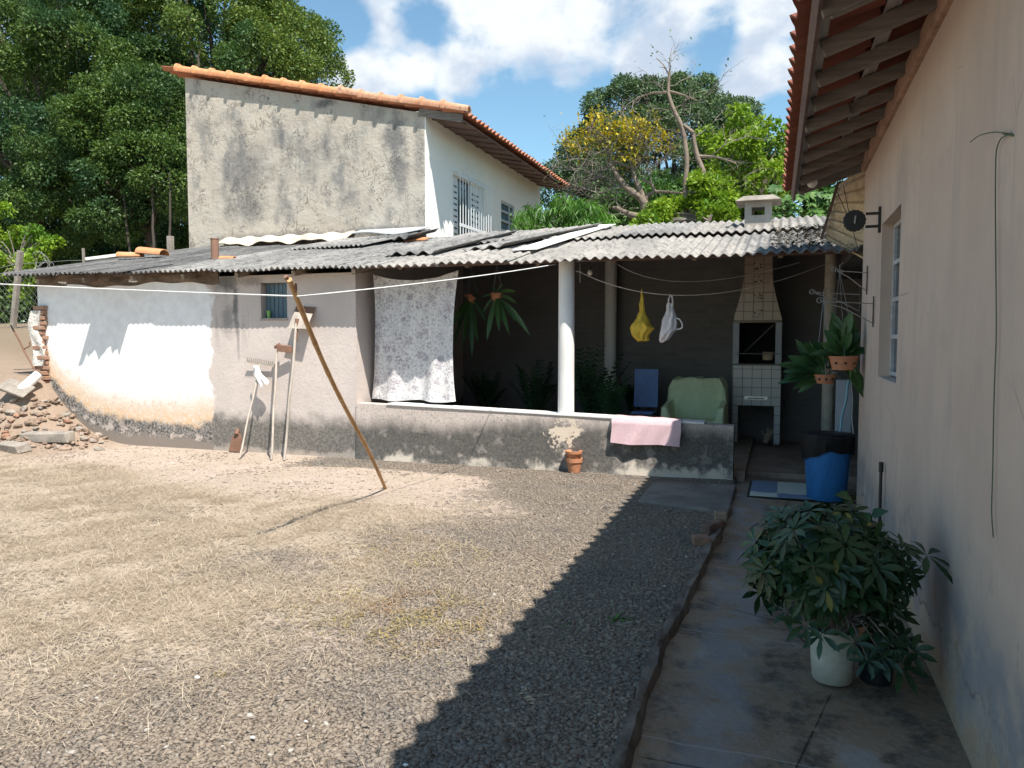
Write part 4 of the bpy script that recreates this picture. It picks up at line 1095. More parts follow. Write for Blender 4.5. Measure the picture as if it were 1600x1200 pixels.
    # things in it
    c = at(1200, 556, Y=Y + .1); mb = MB(); mb.lathe([(.07, -.06), (.082, .055), (.075, .055), (.066, -.045)], c, 16, 1, .8)
    tag(mb.build('basket', M['wicker'], smooth=True), 'small woven basket standing in the barbecue firebox', 'basket')
    # a pair of work gloves propped in the niche
    p = at(1196, 676, Y=Y + .12)
    def glove(x, rot, lab):
        mb = MB(); m = Matrix.Rotation(rot, 3, 'Y')
        o = Vector((x, Y + .13, .055))
        mb.tube([o + m @ Vector(q) for q in ((0, 0, .0), (0, 0, .07), (0, -.005, .13), (0, -.01, .17))], [.045, .046, .052, .035], 10)
        for i, (dx, L) in enumerate(((-.038, .07), (-.013, .085), (.013, .08), (.037, .06))):
            a = Vector((dx * .8, -.008, .15)); e = Vector((dx * 1.5, -.03, .15 + L)); mb.tube([o + m @ a, o + m @ ((a + e) / 2 + Vector((0, -.004, 0))), o + m @ e], [.014, .013, .009], 6)
        mb.tube([o + m @ Vector((-.04, 0, .08)), o + m @ Vector((-.085, -.015, .12)), o + m @ Vector((-.10, -.02, .16))], [.016, .014, .010], 6)
        return tag(mb.build('glove', M['wicker'], smooth=True), lab, 'glove')
    glove(p.x, .35, 'grey work glove propped open in the niche under the barbecue')
    return g
build_bbq()

# ================================================================== cloth, lines, bags
YC = YF + .26
def build_curtain():
    tl = at(583, 429, Y=YC); tr = at(716, 422, Y=YC - .06); bl = at(580, 624, Y=YC + .05); br = at(711, 628, Y=YC - .12)
    mb = MB()
    def fn(u, v):
        sag = .10 * (1 - (2 * u - 1) ** 2) * (1 - v)
        p = tl.lerp(tr, u).lerp(bl.lerp(br, u), v)
        p.z -= sag * (1 - v)
        pin = 1 - .06 * math.sin(PI * v) * (1 if u > .5 else -1)
        p.x += (-.07 * math.sin(PI * v)) * (u - .35) 
        p.y += .034 * math.sin(11 * u + 2.4 * v) * (.35 + v) + .02 * math.sin(27 * u + 4 * v) + .01 * math.sin(9 * v + 3 * u)
        p.z += .012 * math.sin(12 * u + 1) * v
        return p
    mb.slab(fn, 60, 60, (0, -.003, 0))
    tag(mb.build('curtain', M['curtain'], smooth=True), 'white printed cotton cloth with purple flowers hung across the veranda opening', 'curtain')
    return tl, tr
ctl, ctr = build_curtain()
def line(name, pts, r, mat, label, sag=0., cat='clothesline'):
    out = []
    for a, b in zip(pts[:-1], pts[1:]):
        a = Vector(a); b = Vector(b)
        for i in range(17):
            t = i / 16
            if out and i == 0: continue
            p = a.lerp(b, t); p.z -= sag * 4 * t * (1 - t); out.append(p)
    mb = MB(); mb.tube(out, r, 6); return tag(mb.build(name, mat, smooth=True), label, cat)
pt = at(450, 437, Y=4.42); pb = at(602, 763, Z=-.01)
# bamboo prop with rings
mb = MB(); pts = []; rad = []
for i in range(45):
    t = i / 44; p = pb.lerp(pt, t) + Vector((.018 * math.sin(2.2 * PI * t), 0, -.03 * math.sin(PI * t))); pts.append(p)
    r_ = .0175 + .002 * t
    rad.append(r_ * (1.14 if i % 5 == 0 else 1.0))
mb.tube(pts, rad, 10)
BP = thing('bamboo_prop', pb, 'long brown bamboo prop leaning over the yard and holding up the clothesline', 'prop')
mb.build('cane', M['bamboo'], BP, smooth=True)
mb = MB(); fk = (pt - pb).normalized()
mb.tube([pt - fk * .12 + Vector((.02, 0, 0)), pt + fk * .02 + Vector((-.012, 0, .01))], [.014, .016], 6); mb.tube([pt - fk * .10 + Vector((.028, 0, 0)), pt - fk * .05 + Vector((.045, 0, .01))], [.012, .006], 6)
mb.build('fork', M['rust'], BP)
lp = at(467, 463, Y=pt.y + .12)
le = at(-260, 428, Y=6.2); ce = at(868, 413, Y=YF - .05)
line('clothesline', [le, lp, ce], .0055, M['rope'], 'pale rope clothesline propped by the bamboo across the yard', .02)
# lines and hook inside the veranda
h0 = at(906, 425, Y=9.25); m1 = at(1087, 461, Y=9.7); h1 = at(1296, 410, Y=10.72)
def bez(a, b, c, n=24):
    # through b at about the middle
    ctrl = b * 2 - (a + c) / 2
    return [a * (1 - t) ** 2 + ctrl * 2 * t * (1 - t) + c * t * t for t in [i / n for i in range(n + 1)]]
L1 = bez(h0, m1, h1)
mb = MB(); mb.tube(L1, .004, 5); mb.tube([h0 + Vector((0, 0, .10)), h0 + Vector((.003, 0, -.13))], .004, 5); mb.tube([h0 + Vector((-.05, 0, .01)), h0 + Vector((.02, 0, 0))], .006, 5)
tag(mb.build('clothesline', M['rope'], smooth=True), 'lower sagging line in the veranda carrying the two plastic bags', 'clothesline')
a = at(965, 413, Y=9.5); b = at(1080, 440, Y=10.2); c = at(1250, 410, Y=11.0)
mb = MB(); mb.tube(bez(a, b, c), .0035, 5); tag(mb.build('clothesline', M['rope'], smooth=True), 'upper empty line sagging in the veranda in front of the barbecue', 'clothesline')
# bulb
c = at(922, 425, Y=9.6); LB = thing('light_bulb', c, 'bare clear bulb hanging under the veranda roof beside the white column', 'light bulb')
mb = MB(); mb.ball((c.x, c.y, c.z - .01), .032, 14, 10, (1, 1, 1.15)); mb.build('globe', M['glow'], LB, smooth=True)
mb = MB(); mb.lathe([(.014, .025), (.017, .03), (.017, .075), (.004, .08), (.004, .20)], c, 10); mb.build('socket', M['black'], LB, smooth=True)
def bag(name, top, rows, mat, label, seed, loop=None, Y=9.6):
    rr = random.Random(seed); N = 40; vs = []; fs = []
    fine = []
    for (a, b) in zip(rows[:-1], rows[1:]):
        for k in range(4): t = k / 4; fine.append([a[i] + (b[i] - a[i]) * t for i in range(4)])
    fine.append(list(rows[-1]))
    for k, (py, pxl, pxr, dep) in enumerate(fine):
        L = at(pxl, py, Y=Y); Rr = at(pxr, py, Y=Y); c = (L + Rr) / 2; hw = (Rr.x - L.x) / 2
        for j in range(N):
            t = 2 * PI * j / N; n = mnoise.noise(Vector((math.cos(t) * 1.6 + seed, math.sin(t) * 1.6, k * .16))); pl = 1 + .45 * n + .16 * math.sin(7 * t + .35 * k + 2 * n)
            vs.append((c.x + hw * math.cos(t) * (1 + .16 * n * min(1, hw / .05)) + .02 * mnoise.noise(Vector((seed, k * .22, 0))), Y + dep * math.sin(t) * pl, c.z + .012 * n))
    for k in range(len(fine) - 1):
        for j in range(N): j2 = (j + 1) % N; fs.append((k * N + j, k * N + j2, (k + 1) * N + j2, (k + 1) * N + j))
    fs.append(tuple(range(N - 1, -1, -1))); fs.append(tuple((len(fine) - 1) * N + j for j in range(N)))
    mb = MB().add(vs, fs)
    g = thing(name, at((rows[-1][1] + rows[-1][2]) / 2, rows[-1][0], Y=Y), label, 'plastic bag')
    mb.build('body', mat, g, smooth=True)
    for lp_ in loop or []:
        mb = MB(); P = [at(x, y, Y=Y - .02 * (i % 2)) for i, (x, y) in enumerate(lp_)]
        mb.tube(P, .010, 6); mb.build('handle', mat, g, smooth=True)
    return g
bag('plastic_bag', None, [(459, 1002, 1005, .012), (464, 1001, 1006, .016), (475, 999, 1007, .02), (487, 998, 1007, .03), (497, 994, 1012, .05), (506, 988, 1018, .08), (513, 985, 1021, .095), (522, 988, 1015, .10), (530, 993, 1014, .085), (533, 995, 1013, .05)], M['yellow'], 'yellow plastic bag hanging twisted from the line in the veranda', 3, [[(1003, 452), (1002, 458), (1004, 464)]])
bag('plastic_bag', None, [(474, 1042, 1052, .02), (484, 1041, 1054, .035), (494, 1038, 1056, .05), (504, 1034, 1059, .07), (514, 1032, 1058, .085), (522, 1031, 1052, .085), (530, 1030, 1046, .06), (535, 1031, 1037, .02)], M['whitebag'], 'white plastic bag with open loop handles hanging from the line in the veranda', 9, [[(1044, 478), (1045, 466), (1047, 462), (1050, 463), (1051, 470), (1051, 478)], [(1054, 496), (1062, 499), (1066, 506), (1066, 512), (1062, 514), (1056, 515)]])
# pink towel over the sill
tx0 = at(956, 650, Y=YF - .05).x; tx1 = at(1064, 655, Y=YF - .05).x
mb = MB()
def fnt(u, v):
    x = tx0 + (tx1 - tx0) * u; zt = zp(x) + .032
    if v < .3: return Vector((x, YF + .16 - .21 * v / .3, zt + .003 * math.sin(20 * u)))
    t = (v - .3) / .7
    return Vector((x + .006 * math.sin(5 * t), YF - .05 - .03 * min(1, t * 6) - .012 * t + .012 * math.sin(9 * u + 2 * t) * t + .008 * math.sin(23 * u + 4 * t) * t, zt - .012 * min(1, t * 6) - .285 * t - .01 * math.sin(6 * u) * t))
mb.slab(fnt, 44, 34, (0, .006, .003))
tag(mb.build('towel', M['pink'], smooth=True), 'pink textured towel spread over the veranda parapet', 'towel')

# ================================================================== veranda furniture
def build_armchair():
    Y = 11.0; a = at(1029, 640, Y=Y - .45).x; b = at(1133, 640, Y=Y - .45).x; cx = (a + b) / 2; hw = (b - a) / 2
    zb = at(1080, 592, Y=Y + .2).z
    g = thing('armchair', (cx, Y, .055), 'wide armchair under a lime green cloth in the veranda', 'armchair')
    def sm(e0, e1, x): t = max(0, min(1, (x - e0) / (e1 - e0))); return t * t * (3 - 2 * t)
    def h(x, y):
        s = abs(x - cx) / hw; yy = (y - (Y - .42))
        back = sm(.46, .68, yy) * (zb - .05 - .40 * max(0, s - .70) ** 1.3 / .3)
        arm = sm(.52, .80, s) * (.56 + .10 * yy) * sm(-.02, .08, yy)
        seat = .40 * sm(-.03, .06, yy)
        e = sm(1.02, .93, s) * sm(.95, .86, yy)
        return .055 + (back ** 5 + arm ** 5 + seat ** 5 + 1e-9) ** .2 * e
    mb = MB()
    def fn(u, v):
        x = cx + (2 * u - 1) * hw * 1.02; y = Y - .46 + .98 * v
        z = h(x, y)
        f = .016 * math.sin(17 * u + 6 * v) * math.sin(13 * v + 2) + .016 * mnoise.noise(Vector((x * 5, y * 3, 2))) + .012 * mnoise.noise(Vector((x * 9, y * 9, z * 5)))
        return Vector((x + f, y + f, z + f if z > .1 else z))
    mb.grid(fn, 90, 90); mb.build('cover', M['green_cloth'], g, smooth=True)
    mb = MB()
    for sx in (-1, 1): mb.box(cx + sx * hw * .8 - .03, cx + sx * hw * .8 + .03, Y - .30, Y + .3, .056, .3)
    mb.build('frame', M['oldwood'], g)
build_armchair()
def build_chair():
    Y = 11.4; c = at(1010, 640, Y=Y); x0 = at(993, 600, Y=Y + .2).x; x1 = at(1026, 600, Y=Y + .2).x
    g = thing('chair', ((x0 + x1) / 2, Y, .06), 'dark wooden chair with a blue cloth on its backrest in the veranda', 'chair')
    zs = .47; z1 = at(1010, 577, Y=Y + .2).z
    mb = MB(); mb.box(x0 - .02, x1 + .02, Y - .22, Y + .2, zs - .03, zs); mb.build('seat', M['soffit'], g, bevel=.006)
    for x in (x0 + .01, x1 - .01):
        for y, zt in ((Y - .2, zs - .03), (Y + .18, zs - .03)):
            mb = MB(); mb.tube([(x + (x - (x0 + x1) / 2) * .25, y, .06), (x, y, zt)], .017, 8); mb.build('leg', M['handle'], g)
    mb = MB()
    for x in (x0 + .01, x1 - .01): mb.beam((x, Y + .2, zs - .03), (x, Y + .26, z1 - .03), .03, .03, (0, 1, 0))
    mb.build('back_frame', M['soffit'], g)
    mb = MB(); mb.slab(lambda u, v: (x0 - .02 + (x1 - x0 + .04) * u, Y + .17 + .06 * v + .01 * math.sin(8 * u + 3 * v), zs + .08 + (z1 - zs - .08) * v), 10, 10, (0, -.06, 0)); mb.build('backrest', M['bluecloth'], g, smooth=True)
    mb = MB(); mb.box(x0, x1, Y - .18, Y + .12, zs + .002, zs + .03); mb.build('cushion', M['bluecloth'], g, bevel=.01)
build_chair()

# ================================================================== tools on the shed wall
def tool(name, base, top, r, label, cat, mat=M['handle']):
    g = thing(name, base, label, cat); mb = MB(); n = 9
    mb.tube([Vector(base).lerp(Vector(top), i / n) + Vector((.006 * math.sin(i * 1.3), 0, 0)) for i in range(n + 1)], [r * (1 + .1 * math.sin(i * 2.1)) for i in range(n + 1)], 9)
    mb.build('handle', mat, g, smooth=True); return g
b = at(374, 716, Z=0); t = at(407, 568, Y=YF - .06)
rk = tool('rake', b, t, .013, 'iron rake with a pale wooden handle leaning left of the two hoes', 'rake')
a = at(386, 564, Y=YF - .07); e = at(429, 571, Y=YF - .05); mb = MB(); mb.beam(a, e, .02, .03)
for i in range(13):
    p = a.lerp(e, (i + .3) / 13); mb.tube([p, p + Vector((.01, -.02, .045)), p + Vector((.018, -.05, .06))], [.006, .005, .003], 5)
mb.build('head', M['blade'], rk)
b = at(424, 718, Z=0); t = at(433, 541, Y=YF - .12)
h1_ = tool('hoe', b, t, .016, 'hoe with its dark blade turned edge-on, middle of the leaning tools', 'hoe')
mb = MB(); mb.tube([t + Vector((-.03, 0, -.02)), t + Vector((.05, .0, .02))], .03, 8); p = t + Vector((.0, -.01, -.02)); mb.hexa([p + Vector(q) for q in ((.02, -.03, -.05), (.22, .02, -.07), (.22, .05, -.06), (.02, .0, -.04), (.02, -.03, .04), (.20, .02, .02), (.20, .05, .03), (.02, .0, .05))])
mb.build('blade', M['rust'], h1_, bevel=.004)
b = at(444, 719, Z=0); t = at(464, 498, Y=YF - .14)
h2_ = tool('hoe', b, t, .017, 'large square hoe with a muddy pale blade, rightmost of the leaning tools', 'hoe')
P = [at(449, 513, Y=YF - .16), at(479, 514, Y=YF - .18), at(488, 491, Y=YF - .10), at(460, 487, Y=YF - .08)]
mb = MB(); mb.prism(P, (0, .012, .004)); mb.build('blade', M['blade'], h2_, bevel=.003)
P = [at(458, 490, Y=YF - .07), at(486, 494, Y=YF - .09), at(493, 480, Y=YF - .03), at(463, 478, Y=YF - .03)]
mb = MB(); mb.prism(P, (0, .008, .002)); mb.build('rear_blade', M['rust'], h2_, bevel=.002)
mb = MB(); p = Vector(at(462, 528, Y=YF - .155)); mb.tube([p + Vector((0, 0, -.05)), t], [.022, .026], 8); mb.build('ferrule', M['rust'], h2_, smooth=True)
# rag on the rake
mb = MB(); a = at(396, 572, Y=YF - .13); 
mb.slab(lambda u, v: (a.x + .03 + .13 * (u - .1) * (.55 + .5 * v) + .11 * v * v + .012 * math.sin(9 * v), YF - .15 - .03 * math.sin(PI * u) - .012 * math.sin(14 * u + 5 * v), a.z + .01 - .30 * v * (1 - .3 * u) - .03 * math.sin(9 * u) * v), 14, 18, (0, .01, 0))
tag(mb.build('rag', M['whiterag'], smooth=True), 'white rag draped over the head of the rake', 'rag')
# old blade on the ground
c = at(366, 706, Z=0); mb = MB()
mb.prism([(c.x - .10, c.y, 0), (c.x + .09, c.y, 0), (c.x + .085, c.y + .05, .20), (c.x + .035, c.y + .07, .255), (c.x - .03, c.y + .07, .255), (c.x - .085, c.y + .05, .18)], (0, .012, 0))
mb.tube([(c.x + .005, c.y + .045, .24), (c.x + .005, c.y + .085, .31)], [.035, .03], 8)
tag(mb.build('spade_blade', M['rust'], bevel=.004), 'rusty loose spade blade standing against the foot of the shed wall', 'blade')

# terracotta pots
def potlathe(c, r, h): return [(r * .68, 0), (r * .9, h * .72), (r, h * .72), (r * 1.03, h), (r * .9, h), (r * .82, h * .7), (r * .6, h * .1)]
c = at(897, 737, Z=0)
mb = MB(); mb.lathe(potlathe(c, .098, .17), (c.x, c.y, -.005), 24); tag(mb.build('flower_pot', M['terra'], smooth=True), 'lower terracotta pot of the stack by the parapet', 'flower pot', 'stacked terracotta pots')
mb = MB(); mb.lathe([(.07, 0), (.085, .05), (.10, .055), (.104, .085), (.10, .088), (.09, .08), (.075, .02)], (c.x - .005, c.y, .165), 24); tag(mb.build('flower_pot', M['terra'], smooth=True), 'upper terracotta pot nested in the stack by the parapet', 'flower pot', 'stacked terracotta pots')

# slab and bricks at the path
P = [at(1022, 752, Z=.03), at(1150, 757, Z=.03), at(1138, 800, Z=.03), at(997, 781, Z=.03)]
mb = MB(); mb.prism(P, (0, 0, -.07)); tag(mb.build('concrete_slab', M['slab'], bevel=.012), 'flat stained concrete slab in the shade at the parapet corner', 'slab')
c = at(1095, 845, Z=.03); mb = MB(); mb.obox((c.x, c.y, .035), (.13, .11, .075), Matrix.Rotation(.3, 3, 'Z')); tag(mb.build('brick', simple('shade_brick', (.28, .17, .12), .95, .3, 6, .7, bdist=.015), bevel=.012), 'reddish brick stub, nearest of the loose bricks on the path edge', 'brick')
c = at(1112, 822, Z=.05); mb = MB(); mb.obox((c.x, c.y, .045), (.09, .26, .08), Matrix.Rotation(-.35, 3, 'Z')); tag(mb.build('brick', simple('brown_brick', (.19, .13, .10), .95, .35, 6, .7, bdist=.015), bevel=.012), 'long brown brick, middle of the loose bricks on the path edge', 'brick')
c = at(1126, 806, Z=.05); mb = MB(); mb.obox((c.x, c.y, .045), (.11, .10, .09), Matrix.Rotation(.1, 3, 'Z')); tag(mb.build('brick', simple('ochre_brick', (.25, .18, .13), .95, .35, 6, .7, bdist=.015), bevel=.012), 'short ochre brick, farthest of the loose bricks on the path edge', 'brick')

# ================================================================== at the veranda entrance
bp = at(1301, 789, Z=.01); bc = Vector((.465, 8.30, ZP))
BN = thing('trash_bin', bc, 'blue plastic bin lined with a black bag beside the house corner', 'trash bin')
mb = MB(); mb.lathe([(.17, .005), (.185, .02), (.225, .60), (.235, .605), (.235, .62), (.215, .62), (.16, .04)], bc, 36); mb.build('body', M['blue'], BN, smooth=True)
mb = MB(); N = 48; vs = []; fs = []
prof = [(.2, .50, 0), (.212, .635, 0), (.244, .637, 0), (.247, .59, .3), (.247, .52, 1), (.240, .45, 1.5)]
for k, (r_, z, wv) in enumerate(prof):
    for j in range(N):
        t = 2 * PI * j / N; low = .035 * math.sin(t + 2.4) + .012 * math.sin(3 * t) + .006 * math.sin(7 * t)
        rr_ = r_ + .006 * math.sin(13 * t + k) + (.006 * math.sin(21 * t) if wv else 0)
        vs.append((bc.x + rr_ * math.cos(t), bc.y + rr_ * math.sin(t), z + low * wv - .03 * wv * wv * .5))
for k in range(len(prof) - 1):
    for j in range(N): j2 = (j + 1) % N; fs.append((k * N + j, k * N + j2, (k + 1) * N + j2, (k + 1) * N + j))
mb.add(vs, fs); mb.build('bin_liner', M['bag_black'], BN, smooth=True)
mb = MB(); mb.lathe([(.245, .635), (.25, .65), (.235, .668), (.12, .682), (.01, .684)], bc, 36); mb.build('lid', M['black'], BN, smooth=True)
# doormats
b_ = NB('painted_mat'); b_.pos(); n = b_.math('ADD', .485, b_.math('MULTIPLY', .5, b_.math('MULTIPLY', b_.math('SUBTRACT', b_.x, -.0), b_.math('SUBTRACT', b_.math('ADD', b_.y, b_.math('MULTIPLY', .12, b_.noise(5, 2))), 8.42)))); n2 = b_.noise(60, 3)
c_ = b_.mix(b_.rng(n, .484, .486), (.17, .23, .33), (.58, .60, .52)); MT = b_.done(b_.mix(b_.math('MULTIPLY', n2, .3), c_, (.2, .2, .2)), .9, b_.bump(n2, .4, .005), .2)
a = at(1171, 775, Z=ZP + .01); b = at(1268, 757, Z=ZP + .01)
DM = thing('doormat', ((a.x + b.x) / 2, (a.y + b.y) / 2, ZP), 'pale and blue patched doormat lying before the blue bin', 'doormat')
mb = MB(); mb.box(a.x, b.x + .12, a.y + .02, b.y, ZP + .006, ZP + .02); mb.build('pile', MT, DM, bevel=.004)
mb = MB(); mb.box(a.x - .025, b.x + .14, a.y - .005, b.y + .025, ZP + .001, ZP + .011); mb.build('edging', M['black'], DM, bevel=.002)
mb = MB(); a = at(1241, 735, Z=-.05); mb.box(a.x, a.x + .5, a.y, a.y + .3, -.058, -.045); tag(mb.build('doormat', M['black'], bevel=.003), 'small black mat on the veranda floor behind the bin', 'doormat')
# squeegee, pale blue handles, grey board
a = at(1241, 683, Z=.0); t_ = at(1228, 615, Y=12.4)
g = tool('floor_squeegee', a, t_, .011, 'floor squeegee leaning in the dark beside the barbecue', 'squeegee', M['wire'])
mb = MB(); mb.box(a.x - .18, a.x + .18, a.y - .015, a.y + .015, .001, .03); mb.build('blade', M['greyboard'], g, bevel=.004)
a = at(1309, 686, Z=.06); 
mb = MB(); c = at(1322, 680, Y=8.9); d = at(1340, 594, Y=8.9); mb.box(c.x - .11, d.x - .05, 8.905, 8.93, .06, d.z); tag(mb.build('board', M['greyboard'], bevel=.003), 'pale grey board standing behind the blue bin', 'board')
tool('broom_handle', at(1309, 690, Y=8.72), at(1327, 594, Y=8.85), .013, 'pale blue handle leaning on the grey board behind the bin', 'handle', M['palebl'])
tool('broom_handle', at(1333, 690, Y=8.74), at(1331, 594, Y=8.86), .011, 'pale grey handle standing upright on the grey board behind the bin', 'handle', M['wire'])
# beige corrugated sheet between house and veranda
mb = MB(); A_ = at(1304, 285, Y=9.3); 
def fb(u, v):
    # v up, u across
    lo = at(1287, 372, Y=9.0).lerp(at(1366, 416, Y=8.6), u); hi = at(1311, 288, Y=9.0).lerp(at(1366, 250, Y=8.6), u)
    p = lo.lerp(hi, v); w_ = math.sin(2 * PI * (v * 7.0 + .25 * u)); return p + Vector((0, -.03 * w_, .008 * w_))
mb.slab(fb, 12, 56, (0, -.006, 0)); tag(mb.build('corrugated_panel', M['fib_beige'], smooth=True), 'beige corrugated panel closing the gap between house and veranda roof', 'panel')
mb = MB(); mb.beam(at(1284, 372, Y=8.95), at(1310, 284, Y=8.95), .03, .03); tag(mb.build('edge_board', M['soffit']), 'dark strip along the left edge of the beige corrugated panel', 'board')
mb = MB(); mb.tube([at(1308, 300, Y=8.8), at(1330, 350, Y=8.4), at(1342, 395, Y=8.3)], .004, 5); mb.tube([at(1318, 290, Y=8.8), at(1326, 330, Y=8.5)], .004, 5); tag(mb.build('cable', M['steel_d']), 'thin dark cables hanging in front of the beige corrugated panel', 'cable')
# fallen twigs on the dark end of the roof
def litter():
    n = 900; x = RNG.uniform(-.1, .78, n); y = RNG.uniform(8.75, 11.3, n); z = roofz(y) + .03 + RNG.uniform(0, .035, n)
    d = sphere_pts(n); d[:, 2] *= .3; V, Fc = leaves(np.stack([x, y, z], 1), d, RNG.uniform(.03, .11, n), RNG.uniform(.015, .04, n))
    tag(npmesh('leaf_litter', V, Fc, leafmat('dead_leaf', (.06, .055, .04), (.13, .11, .08), .9, 0)), 'dead leaves gathered on the dark right end of the veranda roof', 'leaf litter', kind='stuff')
litter()
# lamp on the end rafter
c = at(1269, 286, Y=YE + .1); LM = thing('eave_lamp', c, 'round white lamp on the last rafter of the eave', 'lamp')
mb = MB(); mb.ball(c, .047, 18, 12, (1, 1, 1)); mb.build('globe', M['glow'], LM, smooth=True)
mb = MB(); mb.lathe([(.03, .03), (.035, .07), (.02, .09)], c, 12); mb.build('socket', M['black'], LM, smooth=True)
# round black disc on a bracket
c = at(1335, 345, X=.53); RD = thing('wall_disc', (XH, c.y, c.z), 'round black scalloped disc on a bracket at the house corner', 'wall disc')
mb = MB(); nb = 16
poly = []
for i in range(64):
    t = 2 * PI * i / 64; r_ = .083 * (1 + .045 * math.sin(nb * t)); poly.append((c.x + r_ * math.cos(t), c.y - .02, c.z + r_ * math.sin(t)))
mb.prism(poly, (0, .04, 0)); mb.build('disc', M['black'], RD, bevel=.006)
mb = MB(); mb.box(XH - .02, XH, c.y - .015, c.y + .015, c.z - .10, c.z + .10); mb.box(c.x + .08, XH - .02, c.y - .01, c.y + .01, c.z + .04, c.z + .06); mb.box(c.x + .08, XH - .02, c.y - .01, c.y + .01, c.z - .06, c.z - .04); mb.build('bracket', M['black'], RD)
mb = MB(); mb.tube([(c.x, c.y - .03, c.z - .025), (c.x + .006, c.y - .034, c.z + .035)], .006, 6); mb.build('knob', M['wire'], RD)
# wire brackets for hanging pots
def scroll(mb, c, r, turns=1.25, a0=0., flip=1):
    pts = []
    for i in range(22):
        t = i / 21; a = a0 + flip * turns * 2 * PI * t; q = r * (1 - .75 * t); pts.append(Vector((c[0] + q * math.cos(a), c[1], c[2] + q * math.sin(a))))
    mb.tube(pts, .0035, 5)
def bracket(y, z, L, lab):
    g = thing('pot_bracket', (XH, y, z), lab, 'pot bracket', 'wire brackets on the house wall')
    mb = MB(); mb.tube([(XH - .012, y, z - .13), (XH - .012, y, z + .12)], .006, 6); mb.tube([(XH - .014, y + .02, z - .10), (XH - .014, y - .02, z + .10)], .004, 5); mb.build('wall_rod', M['steel_d'], g)
    mb = MB(); mb.tube([(XH - .012, y, z + .06), (XH - L + .04, y, z + .085)], .0045, 6); mb.tube([(XH - .012, y, z - .10), (XH - L * .55, y, z + .03), (XH - L + .05, y, z + .075)], .0045, 6)
    scroll(mb, (XH - L + .02, y, z + .09), .03, 1.3, 0, 1); scroll(mb, (XH - L + .075, y, z + .075), .02, 1.2, PI, -1)
    mb.build('arm', M['wire'], g); return g
p1_ = at(1357, 437, X=XH); bracket(p1_.y, p1_.z, .30, 'wire pot bracket highest on the house wall, holding the larger hanging pot')
p2_ = at(1346, 470, X=XH); bracket(p2_.y, p2_.z, .46, 'wire pot bracket nearest the house corner with the longest scrolled arm')
p3_ = at(1367, 486, X=XH); bracket(p3_.y, p3_.z, .44, 'lowest wire pot bracket, nearest the window')
# green cord
mb = MB(); P = [at(x, y, X=XH - .012) for x, y in ((1575, 211), (1563, 216), (1556, 235), (1555, 300), (1556, 420), (1557, 520), (1553, 620), (1551, 740), (1549, 800), (1552, 840))]
limb(mb, P, .0024, .0022, 5); limb(mb, [at(1516, 222, X=XH - .05), at(1530, 211, X=XH - .04), at(1552, 206, X=XH - .03), at(1572, 208, X=XH - .02)], .002, .0024, 5); mb.tube([at(1568, 209, X=XH - .02), at(1592, 213, X=XH + .01)], .005, 5)
tag(mb.build('cord', M['greencord'], smooth=True), 'thin green cord hanging from a nail down the pink house wall', 'cord')
# black pipe on the wall foot
p = at(1377, 722, X=XH - .03); q = at(1379, 860, X=XH - .03)
mb = MB(); mb.tube([(XH - .03, p.y, ZP), (XH - .03, p.y, p.z - .07)], .011, 8); mb.tube([(XH - .03, p.y, p.z - .07), (XH - .03, p.y, p.z)], .017, 10); tag(mb.build('standpipe', M['black'], smooth=True), 'thin black rod standing against the foot of the house wall', 'rod')
# ================================================================== trees
def crown(blobs, nclump, rc, per, L, W, flat=.8, up=.35, seed=1, k=1, droop=.1, shell=.75, belly=.5, lowcut=None):
    """leaves in clumps on the outer part of a set of ellipsoids: (centre, radii)"""
    g = np.random.default_rng(seed); cs = []; ns = []
    vol = np.array([r[0] * r[1] * r[2] for c, r in blobs]) ** .67; cnt = (vol / vol.sum() * nclump).astype(int) + 1
    for (c, r), m in zip(blobs, cnt):
        d = unit(g.normal(size=(m, 3))); q = d * np.array(r) * (shell + (1 - shell) * g.uniform(size=(m, 1)) ** .5) * g.uniform(.92, 1.08, (m, 1))
        cs.append(np.array(c) + q); ns.append(d)
    cs = np.concatenate(cs); ns = np.concatenate(ns)
    # drop clumps deep inside another blob
    keep = np.ones(len(cs), bool)
    for c, r in blobs:
        keep &= (((cs - np.array(c)) / np.array(r)) ** 2).sum(1) > (shell * .8) ** 2
    cs = cs[keep]; ns = ns[keep]; m = len(cs)
    rcs = rc * g.uniform(.6, 1.35, m); pc = np.maximum(6, (per * (rcs / rc) ** 2)).astype(int)
    idx = np.repeat(np.arange(m), pc); n = len(idx)
    d = unit(g.normal(size=(n, 3)) + ns[idx] * .5 + np.array([0, 0, .3])); rad = g.uniform(.25, 1, (n, 1)) ** .5
    b = cs[idx] + d * rad * rcs[idx][:, None] * np.array([1, 1, flat])
    dd = unit(d * .9 + g.normal(size=(n, 3)) * .75 + np.array([0, 0, up - .35]))
    if lowcut is not None: s = b[:, 2] > lowcut; b = b[s]; dd = dd[s]; n = len(b)
    upv = unit(g.normal(size=(n, 3)) * .55 + d[:n] * .5 + np.array([0, 0, .8])) if lowcut is None else unit(g.normal(size=(n, 3)) * .6 + np.array([0, 0, .9]))
    return leaves(b, dd, L * g.uniform(.65, 1.3, n), W * g.uniform(.7, 1.25, n), droop=g.uniform(0, droop * 2, n), k=k, up=upv, belly=belly)
def pb_(px, py, Y, rpx, ry=None, asp=1.):
    """ellipsoid whose outline is rpx photo pixels wide at distance Y"""
    c = at(px, py, Y=Y); s = (c - CAM).length / F
    return ((c.x, c.y, c.z), (rpx * s, (ry or rpx * s), rpx * s * asp))
